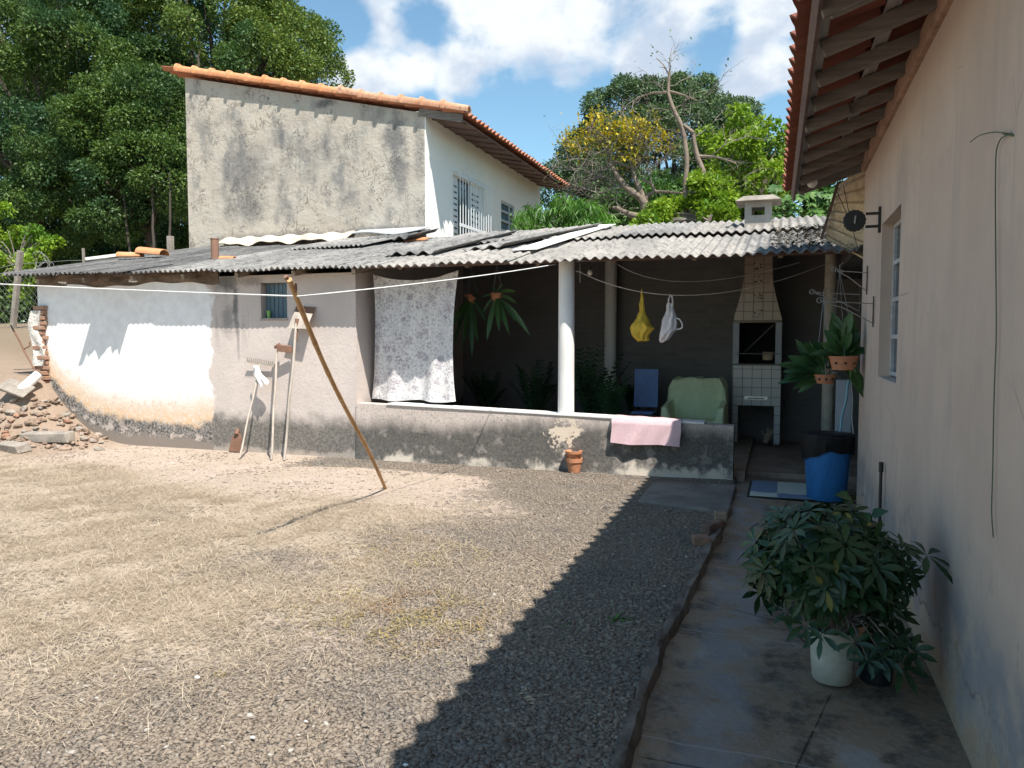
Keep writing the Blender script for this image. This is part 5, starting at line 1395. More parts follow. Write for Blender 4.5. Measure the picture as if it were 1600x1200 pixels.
def tree(name, label, trunk_base, blobs, lf, clump, leaf, group='trees beyond the yard', trunkmat='trunk_d', tr=.28, seed=1, branches=True):
    bx = Vector(trunk_base)
    g = thing(name, bx, label, 'tree', group)
    mb = MB(); hub = Vector((bx.x, bx.y, bx.z + (min(b[0][2] for b in blobs) - bx.z) * .75 + .3))
    limb(mb, [bx - Vector((0, 0, .3)), bx.lerp(hub, .5) + Vector((.12, .05, 0)), hub], tr, tr * .7, 10, .06)
    for c, r in blobs:
        c = Vector(c); mid = hub.lerp(c, .5) + Vector((0, 0, -.15 * r[2]))
        limb(mb, [hub, mid, c + Vector((0, 0, r[2] * .3))], tr * .5, tr * .1, 7, .1)
        for q in range(4):
            a = q * PI / 2 + seed; e = c + Vector((math.cos(a) * r[0] * .75, math.sin(a) * r[1] * .75, r[2] * .15)); limb(mb, [mid, (mid + e) / 2 + Vector((0, 0, -.1)), e], tr * .22, tr * .05, 5, .1)
    mb.build('trunk', M[trunkmat], g, smooth=True)
    V, Fc = crown(blobs, clump[0], clump[1], clump[2], leaf[0], leaf[1], seed=seed, **(leaf[2] if len(leaf) > 2 else {}))
    npmesh('crown', V, Fc, M[lf], g)
    return g
TG = 'trees beyond the yard'
# the dark wood on the left: four broad crowns one behind the other
Yt = 24
tree('broadleaf_tree', 'dark broad tree crown filling the top left corner of the view', (at(60, 450, Y=22).x, 22, 1.6), [pb_(60, 60, 22, 130, 3), pb_(-60, 120, 22, 130, 3), pb_(150, 150, 21.5, 105, 2.5), pb_(30, 200, 21, 110, 2.5), pb_(-80, 260, 21, 110, 2.5)], 'lf_big', (430, .55, 400), (.125, .068), TG, seed=1, tr=.35)
tree('broadleaf_tree', 'tall round dark tree rising behind the left end of the gable roof', (at(330, 450, Y=25).x, 25, 1.7), [pb_(352, 88, 25, 122, 3.2), pb_(290, 30, 25, 110, 3), pb_(440, 130, 24.5, 85, 2.5), pb_(220, 110, 24, 95, 2.6), pb_(432, 72, 25.5, 42, 2), pb_(372, 25, 25.5, 56, 2)], 'lf_big2', (430, .58, 400), (.13, .07), TG, seed=2, tr=.4)
tree('broadleaf_tree', 'dark leafy tree just left of the bare gable wall, with low boughs', (at(236, 440, Y=20).x, 20, 1.6), [pb_(215, 225, 20, 80, 2.2), pb_(265, 190, 20.5, 60, 2), pb_(140, 260, 19.5, 75, 2), pb_(255, 275, 19.5, 50, 1.6), pb_(180, 310, 19, 50, 1.4), pb_(90, 320, 19, 55, 1.4)], 'lf_big', (360, .45, 330), (.11, .06), TG, seed=3, tr=.22)
tree('broadleaf_tree', 'tallest far tree closing the left wood behind all the others', (at(200, 450, Y=34).x, 34, 1.8), [pb_(200, 110, 34, 170, 4), pb_(30, 180, 34, 170, 4), pb_(310, 170, 34, 140, 4), pb_(120, 310, 33, 160, 4), pb_(300, 310, 33, 130, 4), pb_(-60, 330, 33, 130, 4)], 'lf_big', (330, 1.0, 330), (.24, .13), TG, seed=14, tr=.4)
tree('broadleaf_tree', 'yellow-tinged upper tree in the left wood, behind the others', (at(110, 450, Y=29).x, 29, 1.8), [pb_(110, 20, 29, 150, 3.5), pb_(230, -20, 29, 120, 3.5), pb_(-60, 0, 29, 140, 3.5)], 'lf_big2', (300, .75, 330), (.16, .085), TG, seed=4, tr=.4)
# shaded undergrowth and thin stems inside the wood
def undergrowth():
    bl = [pb_(px, py, Y, r, 1.3) for px, py, Y, r in ((20, 440, 21, 70), (90, 420, 21.5, 60), (150, 400, 22, 60), (220, 400, 22, 60), (280, 380, 23, 60), (60, 340, 24, 80), (180, 330, 25, 80), (270, 300, 25, 80), (-30, 400, 26, 90), (40, 420, 27, 90), (130, 400, 27, 90), (220, 380, 27, 90), (290, 360, 27, 90), (100, 330, 28, 90), (20, 300, 28, 90), (200, 260, 28, 90))]
    V, Fc = crown(bl, 330, .6, 230, .18, .10, seed=9, shell=.3)
    tag(npmesh('undergrowth', V, Fc, M['lf_big']), 'dark undergrowth massed under the wood on the left', 'undergrowth', kind='stuff')
undergrowth()
for i, (px, t_, lab) in enumerate(((232, 280, 'thin bare trunk standing in the shade nearest the gable wall'), (206, 290, 'slim leaning trunk in the shade of the left wood, left of the thinnest stem'), (255, 270, 'thin pale stem half hidden behind the gable corner'))):
    b = at(px, 400, Y=18.6); t = at(px + (6, -14, 10)[i], t_, Y=18.6); mb = MB(); b.z = 1.5
    limb(mb, [b, b.lerp(t, .5) + Vector((.1, 0, 0)), t], .055, .025, 7, .05); tag(mb.build('tree_trunk', M['trunk_d'], smooth=True), lab, 'trunk')
# bright shrub at the left edge
def shrub(name, label, blobs, lf, clump, leaf, group=None, cat='shrub', seed=1, base=None, sk=5):
    c = base or Vector(blobs[0][0]) - Vector((0, 0, blobs[0][1][2])); c = Vector(c)
    g = thing(name, c, label, cat, group)
    mb = MB(); rr = random.Random(seed)
    for b_, r_ in blobs:
        for q in range(sk):
            e = Vector(b_) + Vector((rr.uniform(-.6, .6) * r_[0], rr.uniform(-.6, .6) * r_[1], rr.uniform(0, .6) * r_[2])); limb(mb, [c, c.lerp(e, .5) + Vector((rr.uniform(-.1, .1), 0, .1)), e], .022, .006, 5)
    mb.build('stem', M['twig'], g, smooth=True)
    V, Fc = crown(blobs, clump[0], clump[1], clump[2], leaf[0], leaf[1], seed=seed, **(leaf[2] if len(leaf) > 2 else {}))
    npmesh('foliage', V, Fc, M[lf], g); return g
shrub('shrub', 'bright green shrub behind the fence at the left edge', [pb_(25, 375, 16, 38, .7), pb_(-20, 390, 16, 40, .7), pb_(60, 382, 16.3, 18, .5), pb_(5, 430, 15.5, 35, .6)], 'lf_lime', (60, .22, 130), (.10, .06), seed=5)
# dome tree
tree('dome_tree', 'wide round dull green tree standing far behind the veranda roof', (at(1030, 480, Y=34).x, 34, 1), [pb_(1030, 275, 34, 130, 4, .95), pb_(950, 275, 33.5, 78, 3), pb_(1105, 232, 34, 74, 3), pb_(1060, 205, 34.5, 68, 3), pb_(985, 215, 34, 70, 3), pb_(1000, 350, 33, 90, 3), pb_(1110, 330, 33, 80, 3), pb_(1130, 290, 33.5, 60, 3), pb_(915, 300, 33.5, 55, 3)], 'lf_dome', (800, .5, 260), (.15, .07), TG, seed=6, tr=.4)
# half bare fruit tree
def bare_tree():
    Y = 17.5
    base = at(745, 812 - 440, Y=Y); g = thing('fruit_tree', (at(1012, 368, Y=Y).x, Y, 1.2), 'half bare fruit tree with twisted pale limbs and a few yellow leaves', 'tree', TG)
    P = lambda x, y, dy=0: at(x, y, Y=Y + dy)
    mb = MB()
    limb(mb, [P(1032, 420), P(1022, 352), P(1010, 340), P(1008, 320)], .15, .12, 10, .02)
    limb(mb, [P(1010, 340), P(985, 336), P(965, 325), P(958, 324)], .09, .03, 8, .02)
    limb(mb, [P(1008, 320), P(1000, 308), P(980, 295), P(968, 280), P(957, 262)], .10, .05, 8, .02)
    limb(mb, [P(957, 262), P(952, 254), P(962, 251), P(985, 262)], .05, .02, 7, .02)
    limb(mb, [P(1008, 320), P(1002, 300), P(990, 275), P(988, 258)], .08, .03, 8, .02)
    limb(mb, [P(1008, 316), P(1012, 305), P(1024, 300), P(1018, 286), P(1005, 281)], .06, .02, 7, .02)
    limb(mb, [P(1024, 300), P(1045, 300), P(1070, 302)], .04, .02, 6, .02)
    Y2 = Y - .6; Q = lambda x, y: at(x, y, Y=Y2)
    limb(mb, [Q(1074, 420), Q(1072, 360), Q(1070, 300), Q(1073, 250), Q(1070, 215)], .06, .05, 9, .02)
    limb(mb, [Q(1105, 400), Q(1090, 350), Q(1100, 310), Q(1105, 285), Q(1088, 245), Q(1084, 208)], .11, .04, 9, .03)
    limb(mb, [Q(1106, 310), Q(1092, 300), Q(1070, 298), Q(1075, 300)], .05, .04, 7, .02)
    limb(mb, [Q(1070, 215), Q(1066, 198), Q(1052, 170), Q(1043, 145), Q(1044, 125), Q(1046, 112)], .055, .025, 8, .02)
    limb(mb, [Q(1084, 208), Q(1074, 200), Q(1068, 196)], .05, .05, 7, .01)
    limb(mb, [Q(1088, 245), Q(1110, 244), Q(1125, 246), Q(1150, 255)], .04, .015, 6, .02)
    limb(mb, [Q(1043, 145), Q(1020, 145), Q(1000, 150), Q(992, 158)], .03, .012, 6, .02)
    limb(mb, [Q(1043, 142), Q(1065, 147), Q(1090, 158)], .03, .012, 6, .02)
    limb(mb, [Q(1045, 118), Q(1038, 102), Q(1026, 90)], .018, .008, 5, .01)
    limb(mb, [Q(1045, 118), Q(1048, 105), Q(1046, 95)], .016, .008, 5, .01)
    limb(mb, [Q(1040, 106), Q(1030, 104)], .01, .006, 5, .01)
    mb.build('trunk', M['trunk_l'], g, smooth=True)
    # twig sprays
    rr = random.Random(12); tw = MB(); tips = []
    def spray(a, d, L, r_, dep):
        a = Vector(a); d = Vector(d).normalized(); pts = [a]
        for s in range(4):
            d = (d + Vector((rr.gauss(0, .28), rr.gauss(0, .28), rr.gauss(0, .22)))).normalized(); pts.append(pts[-1] + d * L / 4)
        tw.tube(pts, [r_ * (1 - .15 * i) for i in range(5)], 4, False)
        if dep == 0: tips.append(pts[-1]); return
        for s in range(rr.randint(2, 4)):
            b = pts[rr.randint(1, 4)]; spray(b, d + Vector((rr.gauss(0, .8), rr.gauss(0, .6), rr.gauss(.05, .5))), L * rr.uniform(.5, .8), r_ * .62, dep - 1)
    seeds = [((957, 262), (-1, 0, .3)), ((957, 262), (-.8, -.3, .8)), ((985, 262), (.3, .2, 1)), ((988, 258), (-.3, 0, 1)), ((968, 280), (-1, .2, .1)), ((1005, 281), (.5, 0, .8)), ((985, 336), (-1, 0, .3)), ((980, 295), (-1, -.2, .4)), ((1070, 302), (1, 0, .2)), ((962, 251), (-.2, .3, 1)), ((988, 270), (.6, 0, .6)), ((945, 300), (-1, 0, .1)), ((1018, 286), (.2, 0, 1)), ((975, 252), (.2, .3, 1)), ((960, 256), (-.9, 0, .1)), ((957, 262), (-1, .1, -.05)), ((980, 300), (-.9, 0, -.1))]
    for (x, y), d in seeds:
        for q in range(2): spray(P(x, y), d, rr.uniform(.7, 1.1), .014, 3)
    s2 = [((1043, 145), (-.4, 0, .3)), ((1052, 170), (.8, 0, .4)), ((1066, 198), (.9, 0, .3)), ((1052, 170), (-.9, 0, .1)), ((1110, 244), (.6, 0, .4)), ((1084, 215), (.6, 0, .7)), ((1000, 150), (-.8, 0, -.3)), ((1090, 158), (.9, 0, -.1)), ((1120, 246), (.8, 0, .0)), ((1043, 135), (.9, 0, .2)), ((1046, 112), (.1, 0, 1))]
    for (x, y), d in s2: spray(Q(x, y), d, rr.uniform(.5, .85), .011, 2)
    o = tw.build('twig', M['twig'], g, fixn=False); 
    gq = np.random.default_rng(4)
    T = np.array([tuple(p) for p in tips])
    # yellow leaf tufts
    ctr = [P(x, y) for x, y in ((940, 195), (965, 205), (985, 215), (1000, 205), (1010, 195), (1030, 225), (925, 205), (890, 215), (895, 230), (903, 235), (990, 246), (985, 245), (950, 215), (970, 225), (1025, 212), (945, 230), (920, 222), (1005, 225), (960, 190), (980, 195), (930, 190))]
    bs = []
    for c in ctr:
        m = 60; bs.append(np.array(c) + gq.normal(size=(m, 3)) * np.array([.17, .22, .13]))
    bs = np.concatenate(bs); n = len(bs); d = unit(gq.normal(size=(n, 3)) + np.array([0, 0, .5]))
    V, Fc = leaves(bs, d, gq.uniform(.08, .15, n), gq.uniform(.045, .07, n)); npmesh('yellow_leaves', V, Fc, M['lf_yel'], g)
    # some green ones at the twig tips
    bs = np.repeat(T, 3, 0) + gq.normal(size=(len(T) * 3, 3)) * .06; n = len(bs); d = unit(gq.normal(size=(n, 3)))
    sel = gq.uniform(size=n) < .28; V, Fc = leaves(bs[sel], d[sel], .08, .04); npmesh('leaves', V, Fc, M['lf_bush'], g)
bare_tree()
tree('citrus_tree', 'yellow-green leafy citrus tree right of the bare limbs', (at(1170, 400, Y=18).x, 18, 1.2), [pb_(1150, 240, 18, 34, .8), pb_(1185, 225, 18, 30, .8), pb_(1130, 205, 18.3, 26, .6), pb_(1165, 200, 18.3, 20, .6), pb_(1210, 245, 18, 32, .8), pb_(1200, 285, 17.6, 34, .8), pb_(1235, 265, 17.8, 30, .8), pb_(1150, 190, 18.4, 12, .4)], 'lf_lime', (125, .19, 75), (.125, .06), TG, seed=21, tr=.12, trunkmat='trunk_l')
shrub('citrus_shoots', 'bright green shoots growing round the bare trunks behind the veranda roof', [pb_(1115, 325, 16.6, 20, .5), pb_(1120, 350, 16.5, 26, .5), pb_(1105, 300, 16.8, 16, .4), pb_(1030, 345, 16.8, 24, .5), pb_(1100, 275, 17, 14, .4), pb_(1012, 360, 16.4, 20, .4), pb_(1058, 330, 17.2, 14, .4), pb_(1135, 310, 16.9, 20, .5)], 'lf_lime', (90, .17, 85), (.13, .055), cat='shrub', seed=22)
shrub('background_shrub', 'dense mid green bushes behind the chimney, beyond the bare tree', [pb_(1180, 300, 19.5, 45, 1), pb_(1235, 310, 19, 45, 1), pb_(1150, 330, 19.5, 45, 1), pb_(1280, 290, 19, 45, 1), pb_(1090, 335, 20, 50, 1), pb_(1020, 330, 20.5, 50, 1), pb_(960, 345, 20.5, 40, 1), pb_(1330, 300, 19, 50, 1)], 'lf_bush', (210, .3, 130), (.15, .075), cat='shrub', seed=23)
# big lobed-leaf plants right of the chimney
def lobed(seed=31):
    g_ = thing('papaya_plant', at(1260, 360, Y=15.2), 'broad lobed-leaf plants right of the chimney behind the roof', 'plant')
    q = np.random.default_rng(seed); b = []; d = []; u = []; L = []
    mb = MB()
    for i in range(120):
        px = q.uniform(1208, 1306); py = q.uniform(292, 362); c = np.array(at(px, py, Y=15.2 + q.uniform(-.6, .8)))
        n = unit(np.array([q.normal(.1, .4), q.normal(-.5, .35), q.uniform(.5, 1.1)])[None])[0]
        t1 = unit(np.cross(n, [0, 0, 1.])[None])[0]; t2 = np.cross(n, t1)
        if i % 3 == 0: mb.tube([Vector(c), Vector(c) + Vector((q.normal(0, .1), .1, -.5))], .008, 4)
        r_ = q.uniform(.10, .2); m = 7
        for k in range(m):
            a = -2.2 + 4.4 * k / (m - 1); dd = t2 * -math.cos(a) + t1 * math.sin(a); b.append(c); d.append(dd - np.array([0, 0, .15])); u.append(n); L.append(r_ * (1 - .08 * abs(k - 3)))
    V, Fc = leaves(np.array(b), np.array(d), np.array(L), np.array(L) * .45, droop=.15, k=2, up=np.array(u), belly=.6)
    mb.build('stalk', M['lf_weed'], g_); npmesh('leaves', V, Fc, M['lf_bush'], g_)
lobed()
# peach bush with drooping leaves
def peach():
    q = np.random.default_rng(41); g = thing('peach_tree', at(880, 372, Y=15.2), 'bright green peach bush with drooping narrow leaves beside the white side wall', 'tree')
    P = []; mb = MB(); root = Vector(at(880, 385, Y=15.2)); 
    for i in range(330):
        px = q.uniform(806, 955); top = np.interp(px, [806, 825, 850, 872, 890, 910, 935, 955], [338, 318, 320, 302, 312, 310, 318, 335]); py = top + (372 - top) * q.uniform(0, 1) ** .9
        P.append(np.array(at(px, py, Y=15.2 + q.uniform(-.55, .7))))
        if i % 6 == 0: e = Vector(P[-1]); limb(mb, [root, root.lerp(e, .6) + Vector((0, 0, .15)), e], .018, .005, 4)
    P = np.array(P); b = np.repeat(P, 11, 0); n = len(b); b = b + q.normal(size=(n, 3)) * np.array([.05, .06, .05])
    d = unit(q.normal(size=(n, 3)) * np.array([.5, .5, .3]) + np.array([0, 0, -.55])); V, Fc = leaves(b, d, q.uniform(.12, .22, n), q.uniform(.025, .038, n), droop=.35, k=2, belly=.45, up=unit(q.normal(size=(n, 3))))
    mb.build('branch', M['twig'], g, smooth=True); npmesh('foliage', V, Fc, M['lf_peach'], g)
    # upright shoots
peach()
def strap(px, py, Y, n, L, W, name, label, seed, mat='lf_peach', rise=.9, k=4, droop=.5, spread=.25):
    q = np.random.default_rng(seed); c = np.array(at(px, py, Y=Y)); b = c + q.normal(size=(n, 3)) * np.array([spread, .2, .05])
    d = unit(q.normal(size=(n, 3)) * np.array([.5, .5, .1]) + np.array([0, 0, rise])); V, Fc = leaves(b, d, L * q.uniform(.7, 1.2, n), W * q.uniform(.8, 1.2, n), droop=q.uniform(droop * .5, droop * 1.5, n), k=k)
    return tag(npmesh(name, V, Fc, M[mat]), label, 'plant')
strap(1035, 372, 15.0, 46, .62, .055, 'strap_plant', 'tuft of strap-leaved green plant at the foot of the pale twisted trunk', 51)
strap(1095, 375, 15.0, 34, .55, .05, 'strap_plant', 'tuft of strap-leaved plant at the foot of the upright bare trunk', 52)
mb = MB(); limb(mb, [at(1100, 365, Y=14.6), at(1105, 350, Y=14.6), at(1112, 335, Y=14.6)], .06, .03, 7, .02); limb(mb, [at(1108, 347, Y=14.6), at(1098, 340, Y=14.6)], .03, .02, 6); tag(mb.build('stump', M['trunk_l'], smooth=True), 'short broken grey stump behind the middle of the veranda roof', 'stump')

# ================================================================== potted plants
def whorls(centers, normals, nl, L, W, seed, mat, name, parent, droop=.3, k=4, fan=2 * PI, belly=.55, tilt=.35):
    q = np.random.default_rng(seed); b = []; d = []; u = []; Ls = []
    for c, n in zip(centers, normals):
        n = np.array(n) / np.linalg.norm(n); t1 = np.cross(n, [0.3, .8, .2]); t1 /= np.linalg.norm(t1); t2 = np.cross(n, t1); a0 = q.uniform(0, 6.28); s = q.uniform(.75, 1.2); m = nl + q.integers(-1, 2)
        for i in range(m):
            a = a0 + fan * i / m + q.normal(0, .08); dd = t1 * math.cos(a) + t2 * math.sin(a) + n * q.uniform(-.1, tilt)
            b.append(np.array(c) + dd * .012); d.append(dd); u.append(n); Ls.append(L * s * q.uniform(.85, 1.15))
    Ls = np.array(Ls); V, Fc = leaves(np.array(b), np.array(d), Ls, W / L * Ls, droop=droop * q.uniform(.5, 1.4, len(b)), k=k, up=np.array(u), belly=belly, cup=.12)
    return npmesh(name, V, Fc, M[mat], parent, True)
def schefflera():
    base = Vector((.235, 3.93, .012)); g = thing('potted_plant', base, 'bushy dark umbrella plant in a white bucket on the concrete path', 'potted plant')
    mb = MB(); mb.lathe([(.088, 0), (.092, .012), (.107, .235), (.112, .237), (.112, .25), (.100, .25), (.098, .21), (.0, .205)], base, 32); mb.build('bucket', M['white_pl'], g, smooth=True)
    q = np.random.default_rng(61); cs = []; ns = []; mb = MB(); c0 = np.array([.20, 3.93, .565])
    for i in range(330):
        d = unit(q.normal(size=(1, 3)))[0]; d[2] = d[2] if d[2] > -.75 else -d[2]
        r_ = np.array([.375, .33, .27]) * q.uniform(.55, 1.0) * (1.18 if i % 9 == 0 else 1); c = c0 + d * r_
        if c[0] > XH - .06: c[0] = XH - .06 - q.uniform(0, .08)
        cs.append(c); nn = d * .9 + q.normal(size=3) * .35 + np.array([0, -.1, .4]); ns.append(nn)
        if i % 2 == 0: e = Vector(c); limb(mb, [base + Vector((q.normal(0, .02), q.normal(0, .02), .2)), base.lerp(e, .5) + Vector((0, 0, .12)), e], .007, .0025, 5)
    # hanging low ones, left and right
    for x, y, z in ((.02, 3.75, .38), (.10, 3.7, .34), (.30, 3.66, .30), (.42, 3.7, .24), (.50, 3.72, .20), (.55, 3.8, .24), (.36, 3.68, .22), (.17, 3.7, .30), (-.1, 3.85, .42), (.46, 3.66, .30)):
        cs.append(np.array([x, y, z])); ns.append(np.array([q.normal(0, .3), -.7, .5]))
        limb(mb, [base + Vector((0, 0, .2)), (base + Vector((x, y, z + .5))) / 2 , Vector((x, y, z))], .006, .0025, 5)
    mb.build('stem', M['twig'], g, smooth=True)
    whorls(cs, ns, 8, .088, .029, 62, 'lf_scheff', 'foliage', g, .18)
    sel = q.choice(len(cs), 9, False); whorls([cs[i] + ns[i] / np.linalg.norm(ns[i]) * .03 for i in sel], [ns[i] for i in sel], 3, .07, .026, 65, 'lf_yold', 'old_leaves', g, .4)
    # reaching spray by the wall
    g2 = []
    mb = MB(); a = Vector((.42, 3.95, .66)); b = Vector((.60, 3.80, .68)); limb(mb, [a, (a + b) / 2 + Vector((0, 0, .03)), b], .004, .002, 5); mb.build('stem', M['lf_weed'], g)
    whorls([np.array(b), np.array(a)], [(.3, -.3, .8), (0, -.2, 1)], 6, .12, .03, 63, 'lf_scheff', 'foliage', g, .3)
    # dark second pot behind to the right
    g = thing('potted_plant', (.43, 3.98, .012), 'small plant in a dark pot squeezed between the white bucket and the wall', 'potted plant')
    mb = MB(); mb.lathe([(.07, 0), (.085, .15), (.09, .15), (.09, .17), (.08, .17), (.075, .14), (0, .13)], (.43, 3.98, .012), 24); mb.build('pot', M['black'], g, smooth=True)
    mb = MB(); cs = [(.40, 3.9, .30), (.47, 3.93, .28), (.52, 3.9, .25), (.44, 3.85, .24), (.5, 4.0, .33)]
    for c in cs: limb(mb, [(.43, 3.98, .15), ((.43 + c[0]) / 2, 3.95, .24), c], .005, .003, 5)
    mb.build('stem', M['twig'], g, smooth=True); whorls([np.array(c) for c in cs], [(0, -.6, .7)] * 5, 8, .10, .034, 64, 'lf_scheff', 'foliage', g, .3)
    # heart-leaved climber at the back
    g = thing('heart_leaf_plant', (.42, 4.25, .012), 'pale heart-leaved plant rising behind the umbrella plant', 'potted plant')
    mb = MB(); mb.lathe([(.06, 0), (.075, .14), (.08, .15), (.07, .15), (0, .12)], (.42, 4.25, .012), 20); mb.build('pot', M['terra'], g, smooth=True)
    mb = MB(); off_ = at(1300, 1060, Z=ZP) - Vector((.235, 3.93, .012)); tips = [p_ - off_ for p_ in (at(1329, 778, Y=3.98), at(1345, 800, Y=3.95), at(1340, 822, Y=3.9), at(1356, 828, Y=3.92), at(1362, 806, Y=4.0))]
    for t in tips: limb(mb, [(.42, 4.25, .14), (.42, 4.22, .5), t], .005, .003, 5)
    mb.build('stem', M['lf_weed'], g, smooth=True)
    n = len(tips); V, Fc = leaves(np.array([tuple(t) for t in tips]), np.array([(-.6, -.3, .2), (.3, -.4, -.6), (-.1, -.5, -.8), (.5, -.3, -.5), (.5, -.2, .3)]), .085, .062, droop=.1, k=5, belly=.32, up=np.array([(0, -.6, .8)] * n)); npmesh('leaves', V, Fc, M['lf_orch'], g, True)
_before = set(bpy.data.objects)
schefflera()
_sh = at(1300, 1060, Z=ZP) - Vector((.235, 3.93, .012))
for _o in set(bpy.data.objects) - _before:
    if _o.parent is None: _o.location = _o.location + _sh
def hanging(px, py, X, w, h, label, leafs, chains, seed):
    c = at(px, py, X=X); g = thing('hanging_pot', (c.x, c.y, c.z - h / 2), label, 'hanging pot', 'orchid pots on the wall brackets')
    z0 = c.z - h / 2; mb = MB(); mb.lathe([(w * .72, 0), (w * .95, h * .9), (w, h * .9), (w, h), (w * .88, h), (w * .6, h * .1)], (c.x, c.y, z0), 28); po = mb.build('pot', M['terra'], g, smooth=True)
    mb = MB()
    for a in (-2.2, -1.5, -.8): 
        r_ = w * .9; ct = Vector((c.x + r_ * math.cos(a), c.y + r_ * math.sin(a), z0 + h * .5)); mb.ball(ct, .011, 8, 6)
    mb.build('drain_hole', M['black'], po)
    if chains:
        top = at(*chains, X=X - .02); mb = MB()
        for a in (.5, 2.6, 4.7): mb.tube([top, (c.x + w * math.cos(a), c.y + w * math.sin(a), z0 + h)], .0025, 5)
        mb.tube([top, top + Vector((.0, 0, .06)), top + Vector((.03, 0, .08))], .003, 5); mb.build('wire', M['wire'], g)
    q = np.random.default_rng(seed); b = []; d = []; L = []
    rj = random.Random(seed); leafs = leafs + [(a + rj.gauss(0, 9), b_ + rj.gauss(0, 9), c_ + rj.gauss(0, .06)) for a, b_, c_ in leafs]
    for (tx, ty, dy) in leafs:
        e = at(tx, ty, Y=c.y + dy); o = Vector((c.x + q.normal(0, .03), c.y + q.normal(0, .03), z0 + h * .9)); v = e - o; b.append(tuple(o)); d.append(tuple(v + Vector((0, 0, .10 * v.length)))); L.append(v.length)
    L = np.array(L); V, Fc = leaves(np.array(b), np.array(d), L, np.clip(L * .30, .05, .10), droop=.18, k=6, belly=.62, cup=.2, up=np.array([(q.normal(0, .7), -.6 + q.normal(0, .4), .6 + q.normal(0, .4)) for _ in L])); npmesh('leaves', V, Fc, M['lf_orch'], g, True)
    return g, c
g, c = hanging(1318, 567, .545, .132, .125, 'larger terracotta pot of long-leaved orchids hanging against the house wall', [(1303, 498, -.05), (1330, 495, 0), (1340, 500, .02), (1290, 520, -.1), (1312, 505, -.03), (1322, 510, .0), (1352, 540, .03), (1336, 530, .05), (1280, 530, -.1), (1300, 515, .05), (1347, 520, .0), (1334, 512, -.08), (1285, 505, 0), (1328, 590, -.06), (1346, 612, .0), (1310, 525, -.15), (1270, 548, -.1), (1325, 480, 0), (1337, 488, .03), (1296, 486, .03)], (1312, 424), 71)
g, c = hanging(1289, 592, .40, .098, .085, 'smaller terracotta pot of orchids hanging lower and nearer the path', [(1228, 548, -.05), (1240, 525, 0), (1252, 535, -.02), (1262, 545, -.05), (1225, 585, .0), (1218, 560, -.05), (1270, 530, 0), (1280, 535, -.05), (1247, 555, -.1), (1233, 590, -.02), (1300, 545, 0), (1290, 530, .04), (1258, 572, -.08), (1222, 575, .05), (1240, 605, .0), (1275, 555, -.1), (1262, 520, .0)], (1287, 463), 72)
mb = MB(); q = random.Random(4); 
for i in range(22): a = Vector((c.x + q.gauss(0, .05), c.y + q.gauss(0, .04), c.z + .02)); limb(mb, [a, a + Vector((q.gauss(0, .04), -.03, q.uniform(.02, .09))), a + Vector((q.gauss(-.02, .07), -.05, q.uniform(-.08, .1)))], .004, .002, 4)
mb.build('root', M['handle'], g)
mb = MB(); cc = at(1286, 573, X=.38); mb.lathe([(.022, -.02), (.024, .02), (.02, .022), (.018, -.015)], cc, 14); tag(mb.build('bottle_cap', simple('blue_label', (.22, .38, .52), .5, .2, 8, 0), smooth=True), 'small pale blue cup among the orchid roots', 'cup')

# plants standing in the veranda shade
def zz(px, Y, n, h, label, seed, spread=.9):
    c = at(px, 640, Y=Y); q = np.random.default_rng(seed); g = thing('potted_plant', (c.x, Y, .06), label, 'potted plant', 'pot plants in the veranda shade')
    mb = MB(); mb.lathe([(.12, 0), (.16, .26), (.17, .26), (.17, .29), (.15, .29), (.14, .22), (0, .2)], (c.x, Y, .06), 24); mb.build('pot', M['terra'], g, smooth=True)
    mb = MB(); B = []; D = []; U = []; L = []
    for i in range(n):
        a = q.uniform(0, 6.28); o = spread * q.uniform(.25, 1) * h * .55; e = Vector((c.x + o * math.cos(a), Y + o * math.sin(a) * .7, .3 + h * q.uniform(.7, 1.05) - o * .35)); s = Vector((c.x, Y, .28))
        m = s.lerp(e, .5) + Vector((0, 0, .12)); P = [s * (1 - t) ** 2 + m * 2 * t * (1 - t) + e * t * t for t in [j / 14 for j in range(15)]]
        mb.tube(P, [.011 - .0006 * j for j in range(15)], 5)
        for j in range(3, 15):
            t = (P[j] - P[j - 1]).normalized(); sd = t.cross(Vector((0, 0, 1))).normalized() if abs(t.z) < .95 else Vector((1, 0, 0))
            for sg in (-1, 1): B.append(tuple(P[j])); D.append(tuple(sd * sg + t * .7)); U.append((0, -.4, .8)); L.append(.12 * (1 - .3 * abs(j - 8) / 7))
    mb.build('stem', M['lf_in'], g, smooth=True); L = np.array(L); V, Fc = leaves(np.array(B), np.array(D), L, L * .42, droop=.1, k=3, up=np.array(U)); npmesh('leaves', V, Fc, M['lf_in'], g, True)
zz(925, 10.9, 16, 1.15, 'tall feathery-leaved pot plant in the veranda, left of the rear column', 81)
zz(990, 12.0, 10, .65, 'low dark pot plant behind the blue chair', 84)
zz(955, 10.2, 8, .75, 'small round-leaved pot plant just in front of the rear column', 85, .5)
zz(835, 11.2, 16, .95, 'dark bushy pot plant near the front column in the veranda', 82)
zz(760, 11.4, 14, .8, 'dark pot plant beside the hanging cloth, deep in the veranda', 83)
